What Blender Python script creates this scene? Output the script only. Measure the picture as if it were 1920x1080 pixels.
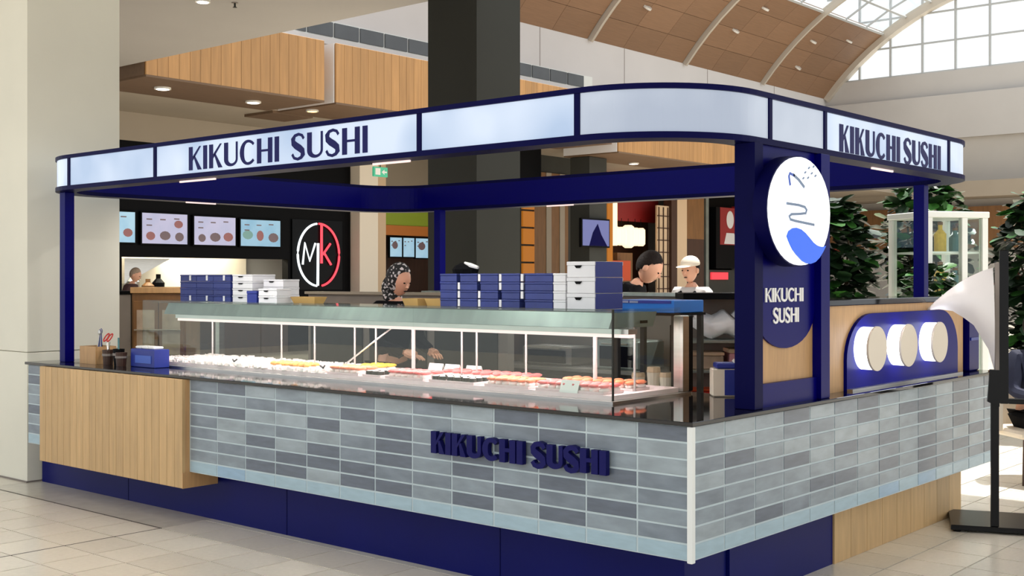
import bpy, bmesh, math, random
from mathutils import Vector, Matrix
random.seed(7)
PI = math.pi
scene = bpy.context.scene
for o in list(bpy.data.objects): bpy.data.objects.remove(o)
COL = scene.collection

def C(r, g, b, a=1.0):
    f = lambda c: (c/12.92 if c <= 0.04045 else ((c+0.055)/1.055)**2.4)
    return (f(r/255.0), f(g/255.0), f(b/255.0), a)

# ------------------------------------------------------------------ camera
FPX = 2238.0
cam_d = bpy.data.cameras.new('camera'); cam = bpy.data.objects.new('camera', cam_d); COL.objects.link(cam)
cam_d.sensor_width = 36.0; cam_d.lens = FPX/1920.0*36.0
cam_d.shift_y = -17.0/1920.0
cam_d.clip_end = 300
cam.location = (-4.498, -2.82, 1.6)
cam.rotation_euler = (PI/2, 0, math.atan2(0.651, 0.759) - PI/2)
scene.camera = cam

# ------------------------------------------------------------------ world, sun, exposure
w = bpy.data.worlds.new('overcast_sky'); scene.world = w; w.use_nodes = True
bg = w.node_tree.nodes['Background']
bg.inputs['Color'].default_value = (0.93, 0.97, 1.0, 1); bg.inputs['Strength'].default_value = 1.0
sun_d = bpy.data.lights.new('sun', 'SUN'); sun_d.energy = 6.5; sun_d.angle = 0.02; sun_d.color = (1.0, 0.97, 0.92)
sun = bpy.data.objects.new('sun', sun_d); COL.objects.link(sun)
sun_dir = Vector((-0.30, 0.03, -1.0))
sun.rotation_euler = sun_dir.to_track_quat('-Z', 'Y').to_euler(); sun.location = (20, 0, 30)
vs = scene.view_settings
vs.view_transform = 'Standard'; vs.look = 'None'; vs.gamma = 1.0; vs.use_curve_mapping = False
vs.exposure = 0.33

# ------------------------------------------------------------------ materials
MATS = {}
def mat(name, col, rough=0.5, metal=0.0, var=0.0, scale=8.0, stretch=(1, 1, 1), bump=0.0, rnd=0.0, col2=None, spec=0.5, coat=0.0, detail=3.0, lo=0.3, hi=0.7):
    m = bpy.data.materials.new(name); m.use_nodes = True
    nt = m.node_tree; b = nt.nodes['Principled BSDF']
    b.inputs['Roughness'].default_value = rough; b.inputs['Metallic'].default_value = metal
    b.inputs['Specular IOR Level'].default_value = spec
    b.inputs['Coat Weight'].default_value = coat
    b.inputs['Base Color'].default_value = col
    if var or col2 or bump or rnd:
        tc = nt.nodes.new('ShaderNodeTexCoord'); mp = nt.nodes.new('ShaderNodeMapping')
        mp.inputs['Scale'].default_value = stretch
        nt.links.new(tc.outputs['Object'], mp.inputs['Vector'])
        oi = nt.nodes.new('ShaderNodeObjectInfo')
        add = nt.nodes.new('ShaderNodeVectorMath'); add.operation = 'ADD'
        mul = nt.nodes.new('ShaderNodeVectorMath'); mul.operation = 'SCALE'; mul.inputs['Scale'].default_value = 37.0
        cmb = nt.nodes.new('ShaderNodeCombineXYZ')
        for i in range(3): nt.links.new(oi.outputs['Random'], cmb.inputs[i])
        nt.links.new(cmb.outputs[0], mul.inputs[0]); nt.links.new(mp.outputs[0], add.inputs[0]); nt.links.new(mul.outputs[0], add.inputs[1])
        n = nt.nodes.new('ShaderNodeTexNoise'); n.inputs['Scale'].default_value = scale; n.inputs['Detail'].default_value = detail
        nt.links.new(add.outputs[0], n.inputs['Vector'])
        mix = nt.nodes.new('ShaderNodeMix'); mix.data_type = 'RGBA'
        c2 = col2 if col2 else tuple(max(0, c*(1-var)) for c in col[:3]) + (1,)
        c1 = col if col2 else tuple(min(1, c*(1+var)) for c in col[:3]) + (1,)
        mix.inputs['A'].default_value = c1; mix.inputs['B'].default_value = c2
        rg = nt.nodes.new('ShaderNodeMapRange'); rg.inputs['From Min'].default_value = lo; rg.inputs['From Max'].default_value = hi
        nt.links.new(n.outputs['Fac'], rg.inputs['Value']); nt.links.new(rg.outputs[0], mix.inputs['Factor'])
        out = mix.outputs['Result']
        if rnd:
            hs = nt.nodes.new('ShaderNodeHueSaturation'); mr = nt.nodes.new('ShaderNodeMapRange')
            mr.inputs['To Min'].default_value = 1-rnd; mr.inputs['To Max'].default_value = 1+rnd
            nt.links.new(oi.outputs['Random'], mr.inputs['Value']); nt.links.new(mr.outputs[0], hs.inputs['Value'])
            nt.links.new(out, hs.inputs['Color']); out = hs.outputs['Color']
        nt.links.new(out, b.inputs['Base Color'])
        if bump:
            bp = nt.nodes.new('ShaderNodeBump'); bp.inputs['Strength'].default_value = bump; bp.inputs['Distance'].default_value = 0.01
            nt.links.new(n.outputs['Fac'], bp.inputs['Height']); nt.links.new(bp.outputs[0], b.inputs['Normal'])
    MATS[name] = m
    return m

def emat(name, col, strength, var=0.0, scale=3.0, col2=None, base=None, stretch=(1, 1, 1)):
    m = mat(name, base or (col[0]*.6, col[1]*.6, col[2]*.6, 1), 0.25)
    nt = m.node_tree; b = nt.nodes['Principled BSDF']
    b.inputs['Emission Color'].default_value = col; b.inputs['Emission Strength'].default_value = strength
    if col2:
        tc = nt.nodes.new('ShaderNodeTexCoord'); n = nt.nodes.new('ShaderNodeTexNoise'); n.inputs['Scale'].default_value = scale
        mp = nt.nodes.new('ShaderNodeMapping'); mp.inputs['Scale'].default_value = stretch
        nt.links.new(tc.outputs['Object'], mp.inputs['Vector']); nt.links.new(mp.outputs[0], n.inputs['Vector'])
        mix = nt.nodes.new('ShaderNodeMix'); mix.data_type = 'RGBA'
        mix.inputs['A'].default_value = col; mix.inputs['B'].default_value = col2
        rg = nt.nodes.new('ShaderNodeMapRange'); rg.inputs['From Min'].default_value = 0.42; rg.inputs['From Max'].default_value = 0.66
        nt.links.new(n.outputs['Fac'], rg.inputs['Value']); nt.links.new(rg.outputs[0], mix.inputs['Factor'])
        nt.links.new(mix.outputs['Result'], b.inputs['Emission Color'])
    return m

def glassmat(name, tint=(0.93, 0.97, 0.95), refl=1.0, rough=0.0):
    m = bpy.data.materials.new(name); m.use_nodes = True; nt = m.node_tree
    for n in list(nt.nodes):
        if n.type == 'BSDF_PRINCIPLED': nt.nodes.remove(n)
    out = [n for n in nt.nodes if n.type == 'OUTPUT_MATERIAL'][0]
    tr = nt.nodes.new('ShaderNodeBsdfTransparent'); tr.inputs['Color'].default_value = tint + (1,)
    gl = nt.nodes.new('ShaderNodeBsdfGlossy'); gl.inputs['Roughness'].default_value = rough
    fr = nt.nodes.new('ShaderNodeLayerWeight'); fr.inputs['Blend'].default_value = 0.5
    pw = nt.nodes.new('ShaderNodeMath'); pw.operation = 'POWER'; pw.inputs[1].default_value = 5.0
    mx = nt.nodes.new('ShaderNodeMixShader'); ml = nt.nodes.new('ShaderNodeMath'); ml.operation = 'MULTIPLY_ADD'; ml.inputs[1].default_value = 0.9*refl; ml.inputs[2].default_value = 0.04*refl
    nt.links.new(fr.outputs['Facing'], pw.inputs[0]); nt.links.new(pw.outputs[0], ml.inputs[0]); nt.links.new(ml.outputs[0], mx.inputs[0])
    nt.links.new(tr.outputs[0], mx.inputs[1]); nt.links.new(gl.outputs[0], mx.inputs[2]); nt.links.new(mx.outputs[0], out.inputs[0])
    MATS[name] = m
    return m

M = MATS
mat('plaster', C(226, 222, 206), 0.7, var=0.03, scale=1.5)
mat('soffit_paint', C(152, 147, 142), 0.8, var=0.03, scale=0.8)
mat('wall_end', C(186, 182, 178), 0.75, var=0.03, scale=0.6)
mat('wall_white', C(210, 207, 206), 0.75, var=0.03, scale=0.6)
mat('wall_warm', C(180, 174, 166), 0.75, var=0.04, scale=0.6)
mat('beige', C(154, 142, 126), 0.8, var=0.04, scale=0.8)
mat('floor_tile', C(226, 217, 200), 0.2, var=0.03, scale=40, rnd=0.05, spec=0.4)
mat('floor_far', C(214, 204, 186), 0.2, var=0.06, scale=3)
mat('floor_border', C(208, 200, 184), 0.18, var=0.05, scale=12)
mat('grout_floor', C(70, 60, 50), 0.9, spec=0.1)
mat('joint', C(70, 62, 54), 0.8)
mat('grout', C(192, 205, 208), 0.6, var=0.05, scale=12)
TILE = [mat('tile_pale', C(150, 161, 167), 0.32, var=0.16, scale=6, stretch=(1, 1, 3)),
        mat('tile_mid', C(134, 145, 153), 0.32, var=0.17, scale=6, stretch=(1, 1, 3)),
        mat('tile_grey', C(121, 131, 141), 0.32, var=0.18, scale=6, stretch=(1, 1, 3)),
        mat('tile_dark', C(97, 105, 117), 0.32, var=0.13, scale=9, stretch=(1, 1, 5)),
        mat('tile_base', C(160, 184, 195), 0.32, var=0.07, scale=9, stretch=(1, 1, 5)),
        mat('tile_blue', C(146, 174, 196), 0.32, var=0.07, scale=9, stretch=(1, 1, 5))]
mat('navy', (0.001, 0.0006, 0.115, 1), 0.3, spec=0.08)
mat('navy_plinth', (0.0035, 0.006, 0.105, 1), 0.35, var=0.08, scale=2, spec=0.12)
mat('navy_dark', (0.0022, 0.0022, 0.045, 1), 0.4, spec=0.05)
mat('navy_board', (0.002, 0.003, 0.16, 1), 0.3, spec=0.05)
mat('navy_letter', (0.004, 0.004, 0.085, 1), 0.4, spec=0.15)
mat('steel', C(190, 188, 184), 0.28, metal=1.0, var=0.06, scale=5, stretch=(1, 1, 12))
mat('steel_dull', C(150, 160, 156), 0.34, metal=0.75, var=0.12, scale=3, stretch=(1, 4, 1))
mat('rod_grey', C(168, 160, 158), 0.5)
mat('mullion_grey', C(176, 178, 178), 0.5)
mat('rib_cream', C(190, 180, 166), 0.5)
mat('trim_white', C(232, 234, 230), 0.4)
mat('oak', C(198, 163, 115), 0.5, var=0.09, scale=5, stretch=(6, 6, 0.7), rnd=0.09)
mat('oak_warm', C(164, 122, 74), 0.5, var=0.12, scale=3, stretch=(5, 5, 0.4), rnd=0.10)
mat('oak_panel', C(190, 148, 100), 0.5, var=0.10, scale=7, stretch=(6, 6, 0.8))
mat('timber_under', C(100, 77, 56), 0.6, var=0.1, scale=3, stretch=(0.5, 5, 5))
mat('timber_vault', C(138, 106, 80), 0.6, var=0.08, scale=4, stretch=(0.4, 8, 8), rnd=0.10)
mat('black_stone', C(20, 19, 21), 0.06, var=0.3, scale=60, spec=0.3)
mat('black', C(8, 8, 10), 0.5, spec=0.08)
mat('black_gloss', C(8, 8, 10), 0.25, spec=0.12)
mat('charcoal', C(46, 46, 41), 0.6, var=0.05, scale=2, spec=0.2)
mat('dark_grey', C(54, 54, 50), 0.6, var=0.08, scale=2, spec=0.2)
mat('grey_strip', C(86, 90, 94), 0.4, var=0.08, scale=2)
mat('mid_grey', C(128, 118, 110), 0.5, var=0.1, scale=3)
mat('white', C(238, 236, 232), 0.45)
mat('cream', C(226, 214, 196), 0.5)
mat('carton_white', C(232, 230, 232), 0.55, var=0.03, scale=10)
mat('carton_navy', C(44, 56, 122), 0.5, var=0.08, scale=14, rnd=0.12)
mat('carton_blue', C(24, 44, 136), 0.45)
mat('bright_blue', C(20, 112, 200), 0.35)
mat('plastic_white', C(240, 240, 242), 0.35)
mat('kraft', C(206, 164, 98), 0.6, var=0.06, scale=10)
mat('brown_wood', C(120, 82, 44), 0.5, var=0.15, scale=4, stretch=(4, 4, 0.5))
mat('dark_wood', C(62, 36, 22), 0.5, var=0.2, scale=4, stretch=(4, 4, 0.5))
mat('red', C(190, 40, 34), 0.45)
mat('red_dark', C(130, 24, 24), 0.5)
mat('orange_red', C(206, 78, 36), 0.5)
mat('lime', C(150, 170, 50), 0.5)
mat('orange', C(200, 120, 50), 0.5)
mat('tan_wall', C(206, 178, 146), 0.6)
mat('skin', C(214, 160, 132), 0.5, var=0.04, scale=10)
mat('hair_dark', C(28, 20, 17), 0.7, var=0.3, scale=60, spec=0.15, bump=0.4)
mat('hair_grey', C(150, 130, 112), 0.6, var=0.2, scale=50)
mat('cloth_black', C(12, 12, 15), 0.85, spec=0.1)
mat('cloth_navy', C(20, 26, 52), 0.8, var=0.1, scale=20)
mat('cloth_grey', C(196, 192, 190), 0.8)
mat('cloth_maroon', C(60, 34, 34), 0.8)
mat('scarf', C(18, 16, 18), 0.7, col2=C(210, 204, 204), scale=46, detail=0, lo=0.56, hi=0.64)
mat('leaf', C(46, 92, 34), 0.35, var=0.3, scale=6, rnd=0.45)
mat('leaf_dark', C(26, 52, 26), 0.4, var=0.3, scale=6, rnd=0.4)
mat('bark', C(96, 78, 56), 0.8, var=0.2, scale=20)
mat('flower_white', C(245, 240, 236), 0.5)
mat('flower_red', C(150, 60, 52), 0.5)
mat('rice', C(246, 232, 228), 0.5, var=0.03, scale=60)
mat('salmon', C(244, 138, 98), 0.4, var=0.15, scale=30)
mat('tuna', C(226, 110, 108), 0.4, var=0.15, scale=30)
mat('egg', C(238, 196, 60), 0.45, var=0.1, scale=30)
mat('nori', C(26, 30, 22), 0.5)
mat('fried', C(206, 150, 70), 0.6, var=0.3, scale=40)
mat('bed_pink', C(250, 224, 226), 0.4, var=0.03, scale=20)
mat('tray_steel', C(236, 214, 214), 0.3)
mat('ring_grey', C(216, 212, 204), 0.4)
mat('stand_black', C(13, 13, 15), 0.3, spec=0.2)
mat('fin_white', C(226, 220, 218), 0.3, spec=0.6)
mat('plastic_bag', C(248, 247, 247), 0.3, var=0.04, scale=12, bump=0.6)
mat('pink', C(212, 150, 160), 0.6)
mat('tub_clear', C(170, 150, 130), 0.3, var=0.2, scale=8)
mat('teal', C(70, 120, 124), 0.5)
mat('print_grey', C(120, 140, 170), 0.5)
mat('print_blue', C(70, 100, 190), 0.5)
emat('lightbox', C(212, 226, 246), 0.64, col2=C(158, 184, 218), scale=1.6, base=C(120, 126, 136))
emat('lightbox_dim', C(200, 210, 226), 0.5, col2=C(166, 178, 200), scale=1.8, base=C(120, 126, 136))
emat('sign_white', C(252, 253, 255), 0.85)
emat('wave_blue', C(0, 90, 225), 0.85, base=(0, .02, .1, 1))
emat('drum_side', C(240, 244, 255), 4.0)
emat('led', C(255, 226, 222), 0.75)
emat('downlight_lens', C(255, 246, 230), 6.0)
emat('warm_lens', C(255, 200, 110), 4.0)
emat('screen_lilac', C(188, 186, 214), 0.5, col2=C(170, 176, 206), scale=3)
emat('screen_blue', C(150, 190, 214), 0.5, col2=C(120, 170, 200), scale=3)
emat('screen_pale', C(168, 204, 224), 0.55, col2=C(140, 184, 214), scale=3)
emat('screen_violet', C(104, 110, 160), 0.45)
emat('food_red', C(160, 100, 96), 0.32); emat('food_brown', C(120, 98, 100), 0.3); emat('food_teal', C(120, 160, 152), 0.42)
emat('neon_white', C(228, 236, 240), 1.1); emat('neon_red', C(238, 70, 84), 1.1)
emat('lantern', C(255, 222, 178), 1.2)
emat('kitchen_glow', C(244, 240, 210), 0.9, col2=C(228, 222, 184), scale=0.8)
emat('red_glow', C(240, 60, 70), 0.9)
emat('exit_green', C(70, 170, 130), 0.6)
emat('amber', C(196, 120, 40), 0.35)
glassmat('glass', refl=0.8); glassmat('glass_roof', (0.97, 0.98, 0.98), 0.4)

# ------------------------------------------------------------------ mesh builder
WL = {}
def wl(o): return WL.get(o.name, Vector((0, 0, 0)))
class B:
    def __init__(s): s.v = []; s.f = []
    def add(s, vs, fs):
        k = len(s.v); s.v += [Vector(p) for p in vs]; s.f += [tuple(i+k for i in f) for f in fs]; return s
    def box(s, x0, x1, y0, y1, z0, z1):
        v = [(x, y, z) for z in (z0, z1) for y in (y0, y1) for x in (x0, x1)]
        return s.add(v, [(0, 2, 3, 1), (4, 5, 7, 6), (0, 1, 5, 4), (2, 6, 7, 3), (0, 4, 6, 2), (1, 3, 7, 5)])
    def cbox(s, c, d, rz=0):
        b = B().box(-d[0]/2, d[0]/2, -d[1]/2, d[1]/2, -d[2]/2, d[2]/2)
        m = Matrix.Translation(Vector(c)) @ Matrix.Rotation(rz, 4, 'Z')
        return s.add([m @ p for p in b.v], b.f)
    def chbox(s, x0, x1, y0, y1, z0, z1, c=0.006):
        # chamfered box: three shells
        v = []
        for (ix, iy, iz) in ((c, c, 0), (0, 0, c)):
            pass
        rings = [(z0, c), (z0+c, 0), (z1-c, 0), (z1, c)]
        for z, i in rings: v += [(x0+i, y0+i, z), (x1-i, y0+i, z), (x1-i, y1-i, z), (x0+i, y1-i, z)]
        f = [(3, 2, 1, 0), (12, 13, 14, 15)]
        for r in range(3):
            for k in range(4): f.append((r*4+k, r*4+(k+1) % 4, r*4+4+(k+1) % 4, r*4+4+k))
        return s.add(v, f)
    def prism(s, poly, mp, d0, d1):
        n = len(poly); v = [mp(u, t, d0) for u, t in poly]+[mp(u, t, d1) for u, t in poly]
        f = [tuple(range(n))[::-1], tuple(range(n, 2*n))]+[(i, (i+1) % n, n+(i+1) % n, n+i) for i in range(n)]
        return s.add(v, f)
    def strip(s, L, R_, mp, d0, d1):
        # ribbon between two polylines, extruded
        n = len(L); v = []
        for d in (d0, d1):
            v += [mp(u, t, d) for u, t in L]+[mp(u, t, d) for u, t in R_]
        f = []
        for i in range(n-1):
            f.append((i, i+1, n+i+1, n+i)); f.append((2*n+i, 3*n+i, 3*n+i+1, 2*n+i+1))
            f.append((i, 2*n+i, 2*n+i+1, i+1)); f.append((n+i, n+i+1, 3*n+i+1, 3*n+i))
        f.append((0, n, 3*n, 2*n)); f.append((n-1, 3*n-1, 4*n-1, 2*n-1))
        return s.add(v, f)
    def tube(s, pts, r, n=8, cap=True):
        pts = [Vector(p) for p in pts]; rs = r if isinstance(r, (list, tuple)) else [r]*len(pts)
        v = []; up = Vector((0, 0, 1))
        for i, p in enumerate(pts):
            t = (pts[min(i+1, len(pts)-1)]-pts[max(i-1, 0)]).normalized()
            a = t.cross(up)
            if a.length < 1e-3: a = t.cross(Vector((1, 0, 0)))
            a.normalize(); b = t.cross(a)
            for k in range(n): v.append(p+(a*math.cos(2*PI*k/n)+b*math.sin(2*PI*k/n))*rs[i])
        f = []
        for i in range(len(pts)-1):
            for k in range(n): f.append((i*n+k, i*n+(k+1) % n, (i+1)*n+(k+1) % n, (i+1)*n+k))
        if cap: f.append(tuple(range(n))[::-1]); f.append(tuple(range((len(pts)-1)*n, len(pts)*n)))
        return s.add(v, f)
    def lathe(s, prof, c=(0, 0, 0), n=16, sx=1, sy=1):
        v = []; f = []
        for r, z in prof:
            for k in range(n): v.append((c[0]+r*sx*math.cos(2*PI*k/n), c[1]+r*sy*math.sin(2*PI*k/n), c[2]+z))
        for i in range(len(prof)-1):
            for k in range(n): f.append((i*n+k, i*n+(k+1) % n, (i+1)*n+(k+1) % n, (i+1)*n+k))
        f.append(tuple(range(n))[::-1]); f.append(tuple(range((len(prof)-1)*n, len(prof)*n)))
        return s.add(v, f)
    def ell(s, c, r, n=12, m=8, fn=None):
        prof = [(math.sin(PI*i/m), -math.cos(PI*i/m)) for i in range(m+1)]
        prof[0] = (0.02, -1); prof[-1] = (0.02, 1)
        b = B().lathe(prof, n=n)
        v = []
        for p in b.v:
            q = Vector((p.x*r[0], p.y*r[1], p.z*r[2]))
            if fn: q = fn(q)
            v.append(q+Vector(c))
        return s.add(v, b.f)
    def xf(s, m): s.v = [m @ p for p in s.v]; return s
    def mesh(s, name, m, off=Vector((0, 0, 0)), smooth=False):
        me = bpy.data.meshes.new(name); me.from_pydata([p-off for p in s.v], [], s.f); me.update()
        bm = bmesh.new(); bm.from_mesh(me); bmesh.ops.recalc_face_normals(bm, faces=bm.faces); bm.to_mesh(me); bm.free()
        if m: me.materials.append(M[m] if isinstance(m, str) else m)
        if smooth:
            for p in me.polygons: p.use_smooth = True
        return me
    def build(s, name, m, parent=None, smooth=False, bevel=0, local=False):
        if parent is not None:
            off = Vector((0, 0, 0)) if local else wl(parent)
            o = bpy.data.objects.new(name, s.mesh(name, m, off, smooth)); o.parent = parent; COL.objects.link(o); WL[o.name] = wl(parent)
        else:
            xs = [p.x for p in s.v]; ys = [p.y for p in s.v]; zs = [p.z for p in s.v]
            off = Vector(((min(xs)+max(xs))/2, (min(ys)+max(ys))/2, min(zs)))
            o = bpy.data.objects.new(name, s.mesh(name, m, off, smooth)); o.location = off; COL.objects.link(o); WL[o.name] = off
        if bevel:
            md = o.modifiers.new('bevel', 'BEVEL'); md.width = bevel; md.segments = 2; md.limit_method = 'ANGLE'
        if smooth:
            try: o.data.set_sharp_from_angle(angle=math.radians(40))
            except Exception: pass
        return o

def tag(o, label, cat, group=None, kind=None):
    o['label'] = label; o['category'] = cat
    if group: o['group'] = group
    if kind: o['kind'] = kind
    return o
def thing(name, label, cat, loc=(0, 0, 0), rz=0, group=None, kind=None):
    o = bpy.data.objects.new(name, None); o.empty_display_size = 0.1; o.location = loc; o.rotation_euler = (0, 0, rz)
    COL.objects.link(o); WL[o.name] = Vector(loc)
    return tag(o, label, cat, group, kind)
def inst(me, name, parent, loc, m=None, rot=None, scl=None):
    # loc in the parent's local space; shares mesh data
    o = bpy.data.objects.new(name, me); o.location = loc; o.parent = parent; COL.objects.link(o)
    if rot: o.rotation_euler = rot
    if scl: o.scale = scl
    if m: o.material_slots[0].link = 'OBJECT'; o.material_slots[0].material = m
    return o
FRONT = lambda x: (lambda u, v, n: (x-n, -u, v))      # plane facing -x, text runs towards -y
SIDE = lambda y: (lambda u, v, n: (u, y-n, v))        # plane facing -y, text runs towards +x

# ================================================================== SETTING
# ---- floor
T = 0.331; X0 = -0.149; Y0 = 3.879
fl = B().box(-14, 60, -14, 20, -0.2, -0.007).build('floor', 'grout_floor'); tag(fl, 'cream ceramic tile floor of the mall concourse', 'floor', kind='structure')
tile_me = B().box(0.0045, T-0.0045, 0.0045, T-0.0045, -0.008, 0).mesh('floor_tile', 'floor_tile')
near = []
def is_border(i, j): return i >= 0 and i < 2 and j >= 0 and X0+i*T < 0.24 and Y0+j*T < 6.15
for i in range(-9, 22):
    for j in range(-20, 10):
        x = X0+i*T; y = Y0+j*T
        if is_border(i, j): continue
        inside = x > 0.26 and y > 0.2 and x+T < 3.8 and y+T < 6.0
        if inside: continue
        # visible strips: left of the kiosk and to its right
        if (-2.2 < x < 0.3 and 0.6 < y < 7.0) or (1.4 < x < 5.0 and -1.6 < y < 1.2 and not (x < 3.5 and y > 0.2)): near.append((i, j))
wfl = wl(fl)
for i, j in near[:300]:
    inst(tile_me, 'tile', fl, Vector((X0+i*T, Y0+j*T, 0))-wfl)
done = set(near[:300]); rest = B()
for i in range(-14, 26):
    for j in range(-24, 14):
        if (i, j) in done or is_border(i, j): continue
        x = X0+i*T; y = Y0+j*T
        rest.box(x+0.0045, x+T-0.0045, y+0.0045, y+T-0.0045, -0.008, 0)
o = rest.build('tile_field', 'floor_tile', fl); o['kind'] = 'stuff'
xe = X0+26*T; ya = Y0-24*T; yb = Y0+14*T; xa = X0-14*T
B().box(xe, 60, -14, 20, -0.1, 0).box(-14, xa, -14, 20, -0.1, 0).box(xa, xe, -14, ya, -0.1, 0).box(xa, xe, yb, 20, -0.1, 0).build('far_paving', 'floor_far', fl)
B().box(X0+0.008, X0+2*T-0.003, Y0+0.006, Y0+7*T, -0.008, 0).build('border_slab', 'floor_border', fl)
B().box(X0-0.007, X0+0.007, Y0, Y0+7*T, -0.006, 0.0006).build('movement_joint', 'joint', fl)
B().box(-2.2, X0, Y0-0.006, Y0+0.006, -0.006, 0.0006).build('movement_joint', 'joint', fl)

# ---- white pillar on the left
p = thing('pillar', 'broad white plaster pillar at the left end of the counter', 'pillar', (0.54, 7.2, 0))
B().chbox(0.138, 0.941, 6.17, 8.6, 0.0, 1.02, 0.004).build('lower_panel', 'plaster', p)
B().chbox(0.138, 0.941, 6.17, 8.6, 1.024, 5.0, 0.004).build('upper_panel', 'plaster', p)
B().box(0.128, 0.951, 6.165, 8.61, 0, 0.012).build('base_trim', 'mid_grey', p)

# ---- soffit above the kiosk
SZ = 5.0
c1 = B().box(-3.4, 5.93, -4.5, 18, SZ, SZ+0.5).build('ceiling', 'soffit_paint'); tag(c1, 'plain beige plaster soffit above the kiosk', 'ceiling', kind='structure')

# ---- back upper wall with grey strip window, under the vault
YW = 20.0
wb = B().box(4, 42.5, YW, YW+0.4, 0, 9.25).build('wall_back', 'wall_white'); tag(wb, 'white upper wall running under the timber vault', 'wall', kind='structure')
B().box(6, 42.4, YW-0.12, YW, 7.42, 7.58).build('ledge', 'wall_white', wb)
B().box(6, 26, YW-0.03, YW, 7.58, 8.02).build('strip_frame', 'trim_white', wb)
pm = B().chbox(-0.40, 0.40, -0.02, 0.02, 0.0, 0.36, 0.006).mesh('panel', 'grey_strip')
for k in range(16):
    inst(pm, 'panel', wb, Vector((12.2+k*0.86, YW-0.05, 7.63))-wl(wb))
for x in (23.4, 27.8, 33, 38): B().box(x-0.012, x+0.012, YW-0.006, YW+0.01, 8.02, 9.25).build('panel_joint', 'mid_grey', wb)

# ---- end wall with arched window
XE = 42.5
# circle through three arch points (y, z)
def circ(a, b, c):
    ax, ay = a; bx, by = b; cx, cy = c
    d = 2*(ax*(by-cy)+bx*(cy-ay)+cx*(ay-by))
    ux = ((ax*ax+ay*ay)*(by-cy)+(bx*bx+by*by)*(cy-ay)+(cx*cx+cy*cy)*(ay-by))/d
    uy = ((ax*ax+ay*ay)*(cx-bx)+(bx*bx+by*by)*(ax-cx)+(cx*cx+cy*cy)*(bx-ax))/d
    return ux, uy, math.hypot(ax-ux, ay-uy)
CY, CZ, CR = circ((20, 9.2), (17.45, 11.52), (15.17, 12.67))
ang = lambda y, z: math.atan2(z-CZ, y-CY)
A0 = ang(20, 9.2); A1 = ang(17.37, 11.55)
if A1 < A0: A1 += 2*PI
arcp = lambda a, r=CR: (CY+r*math.cos(a), CZ+r*math.sin(a))
we = B().box(XE, XE+0.4, -14, 20, 5.3, 9.82).build('wall_end', 'wall_end'); tag(we, 'pale end wall below the arched window', 'wall', kind='structure')
B().box(XE-0.25, XE, -14, 20, 7.12, 8.85).build('wall_band', 'wall_end', we)
B().box(XE-0.10, XE, -14, 20, 5.3, 7.12).build('wall_band', 'wall_warm', we)
B().box(XE-0.05, XE+0.1, -14, 20, 0, 5.3).build('lower_wall', 'wall_warm', we)
B().box(XE-1.6, XE-0.05, -14, 20, 4.7, 5.3).build('shop_bulkhead', 'beige', we)
B().box(XE-0.4, XE-0.06, -14, 20, 2.8, 4.4).build('shop_sign_band', 'brown_wood', we)
win = thing('window_1', 'tall arched gable window of small bright panes at the far end', 'window', (XE+0.2, 12, 9.82), kind='structure')
for zz in (9.86, 11.05, 12.24, 13.4):
    B().box(XE+0.13, XE+0.21, 2, 20, zz-0.035, zz+0.035).build('transom', 'mullion_grey', win)
ys = [18.55-1.33*k for k in range(13)]
for y in ys: B().box(XE+0.12, XE+0.22, y-0.04, y+0.04, 9.86, 14.4).build('mullion', 'mullion_grey', win)
pane = B().box(-0.008, 0.008, -0.62, 0.62, 0, 1.12).mesh('pane', 'glass_roof')
for y in ys[:11]:
    for zz in (9.9, 11.09, 12.28): inst(pane, 'pane', win, Vector((XE+0.17, y-0.665, zz))-wl(win))
inst(pane, 'pane', win, Vector((XE+0.17, 19.22, 9.9))-wl(win))

# ---- timber vault, ribs and glazed roof
va = thing('ceiling_vault', 'curved timber panelled vault ceiling beside the skylight', 'ceiling', (30, 19, 9.2), kind='structure')
RX = [42.5-5.55*k for k in range(6)]
def arcslab(x0, x1, a0, a1, r0, r1, n=4):
    b = B(); v = []; f = []
    for i in range(n+1):
        a = a0+(a1-a0)*i/n
        for r in (r0, r1):
            y, z = arcp(a, r)
            v += [(x0, y, z), (x1, y, z)]
    for i in range(n):
        k = 4*i
        f += [(k, k+1, k+5, k+4), (k+2, k+6, k+7, k+3), (k, k+4, k+6, k+2), (k+1, k+3, k+7, k+5)]
    f += [(0, 2, 3, 1), (4*n, 4*n+1, 4*n+3, 4*n+2)]
    return b.add(v, f)
for bi in range(5):
    x1 = RX[bi]-0.08; x0 = RX[bi+1]+0.08
    cols = 3; rows = 4
    for c in range(cols):
        for r in range(rows):
            xa_ = x0+(x1-x0)*c/cols+0.006; xb_ = x0+(x1-x0)*(c+1)/cols-0.006
            aa = A0+(A1-A0)*r/rows+0.0006; ab = A0+(A1-A0)*(r+1)/rows-0.0006
            arcslab(xa_, xb_, aa, ab, CR, CR+0.05, 3).build('panel', 'timber_vault', va)
arcslab(RX[5], RX[0], A0, A1, CR+0.052, CR+0.2, 8).build('backing', 'timber_under', va)
AEND = A0+(PI/2-A0)*1.25
for k, x in enumerate(RX):
    wdt = 0.055 if k else 0.20
    arcslab(x-wdt, x+wdt, A0, AEND, CR-(0.16 if k else 0.22), CR+0.12, 18).build('rib', 'rib_cream', va)
for k in range(1, 9):
    a = A1+(AEND-A1)*(k-1)/8
    arcslab(RX[5], RX[0], a-0.004, a+0.004, CR-0.02, CR+0.06, 1).build('purlin', 'mullion_grey', va)
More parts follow.
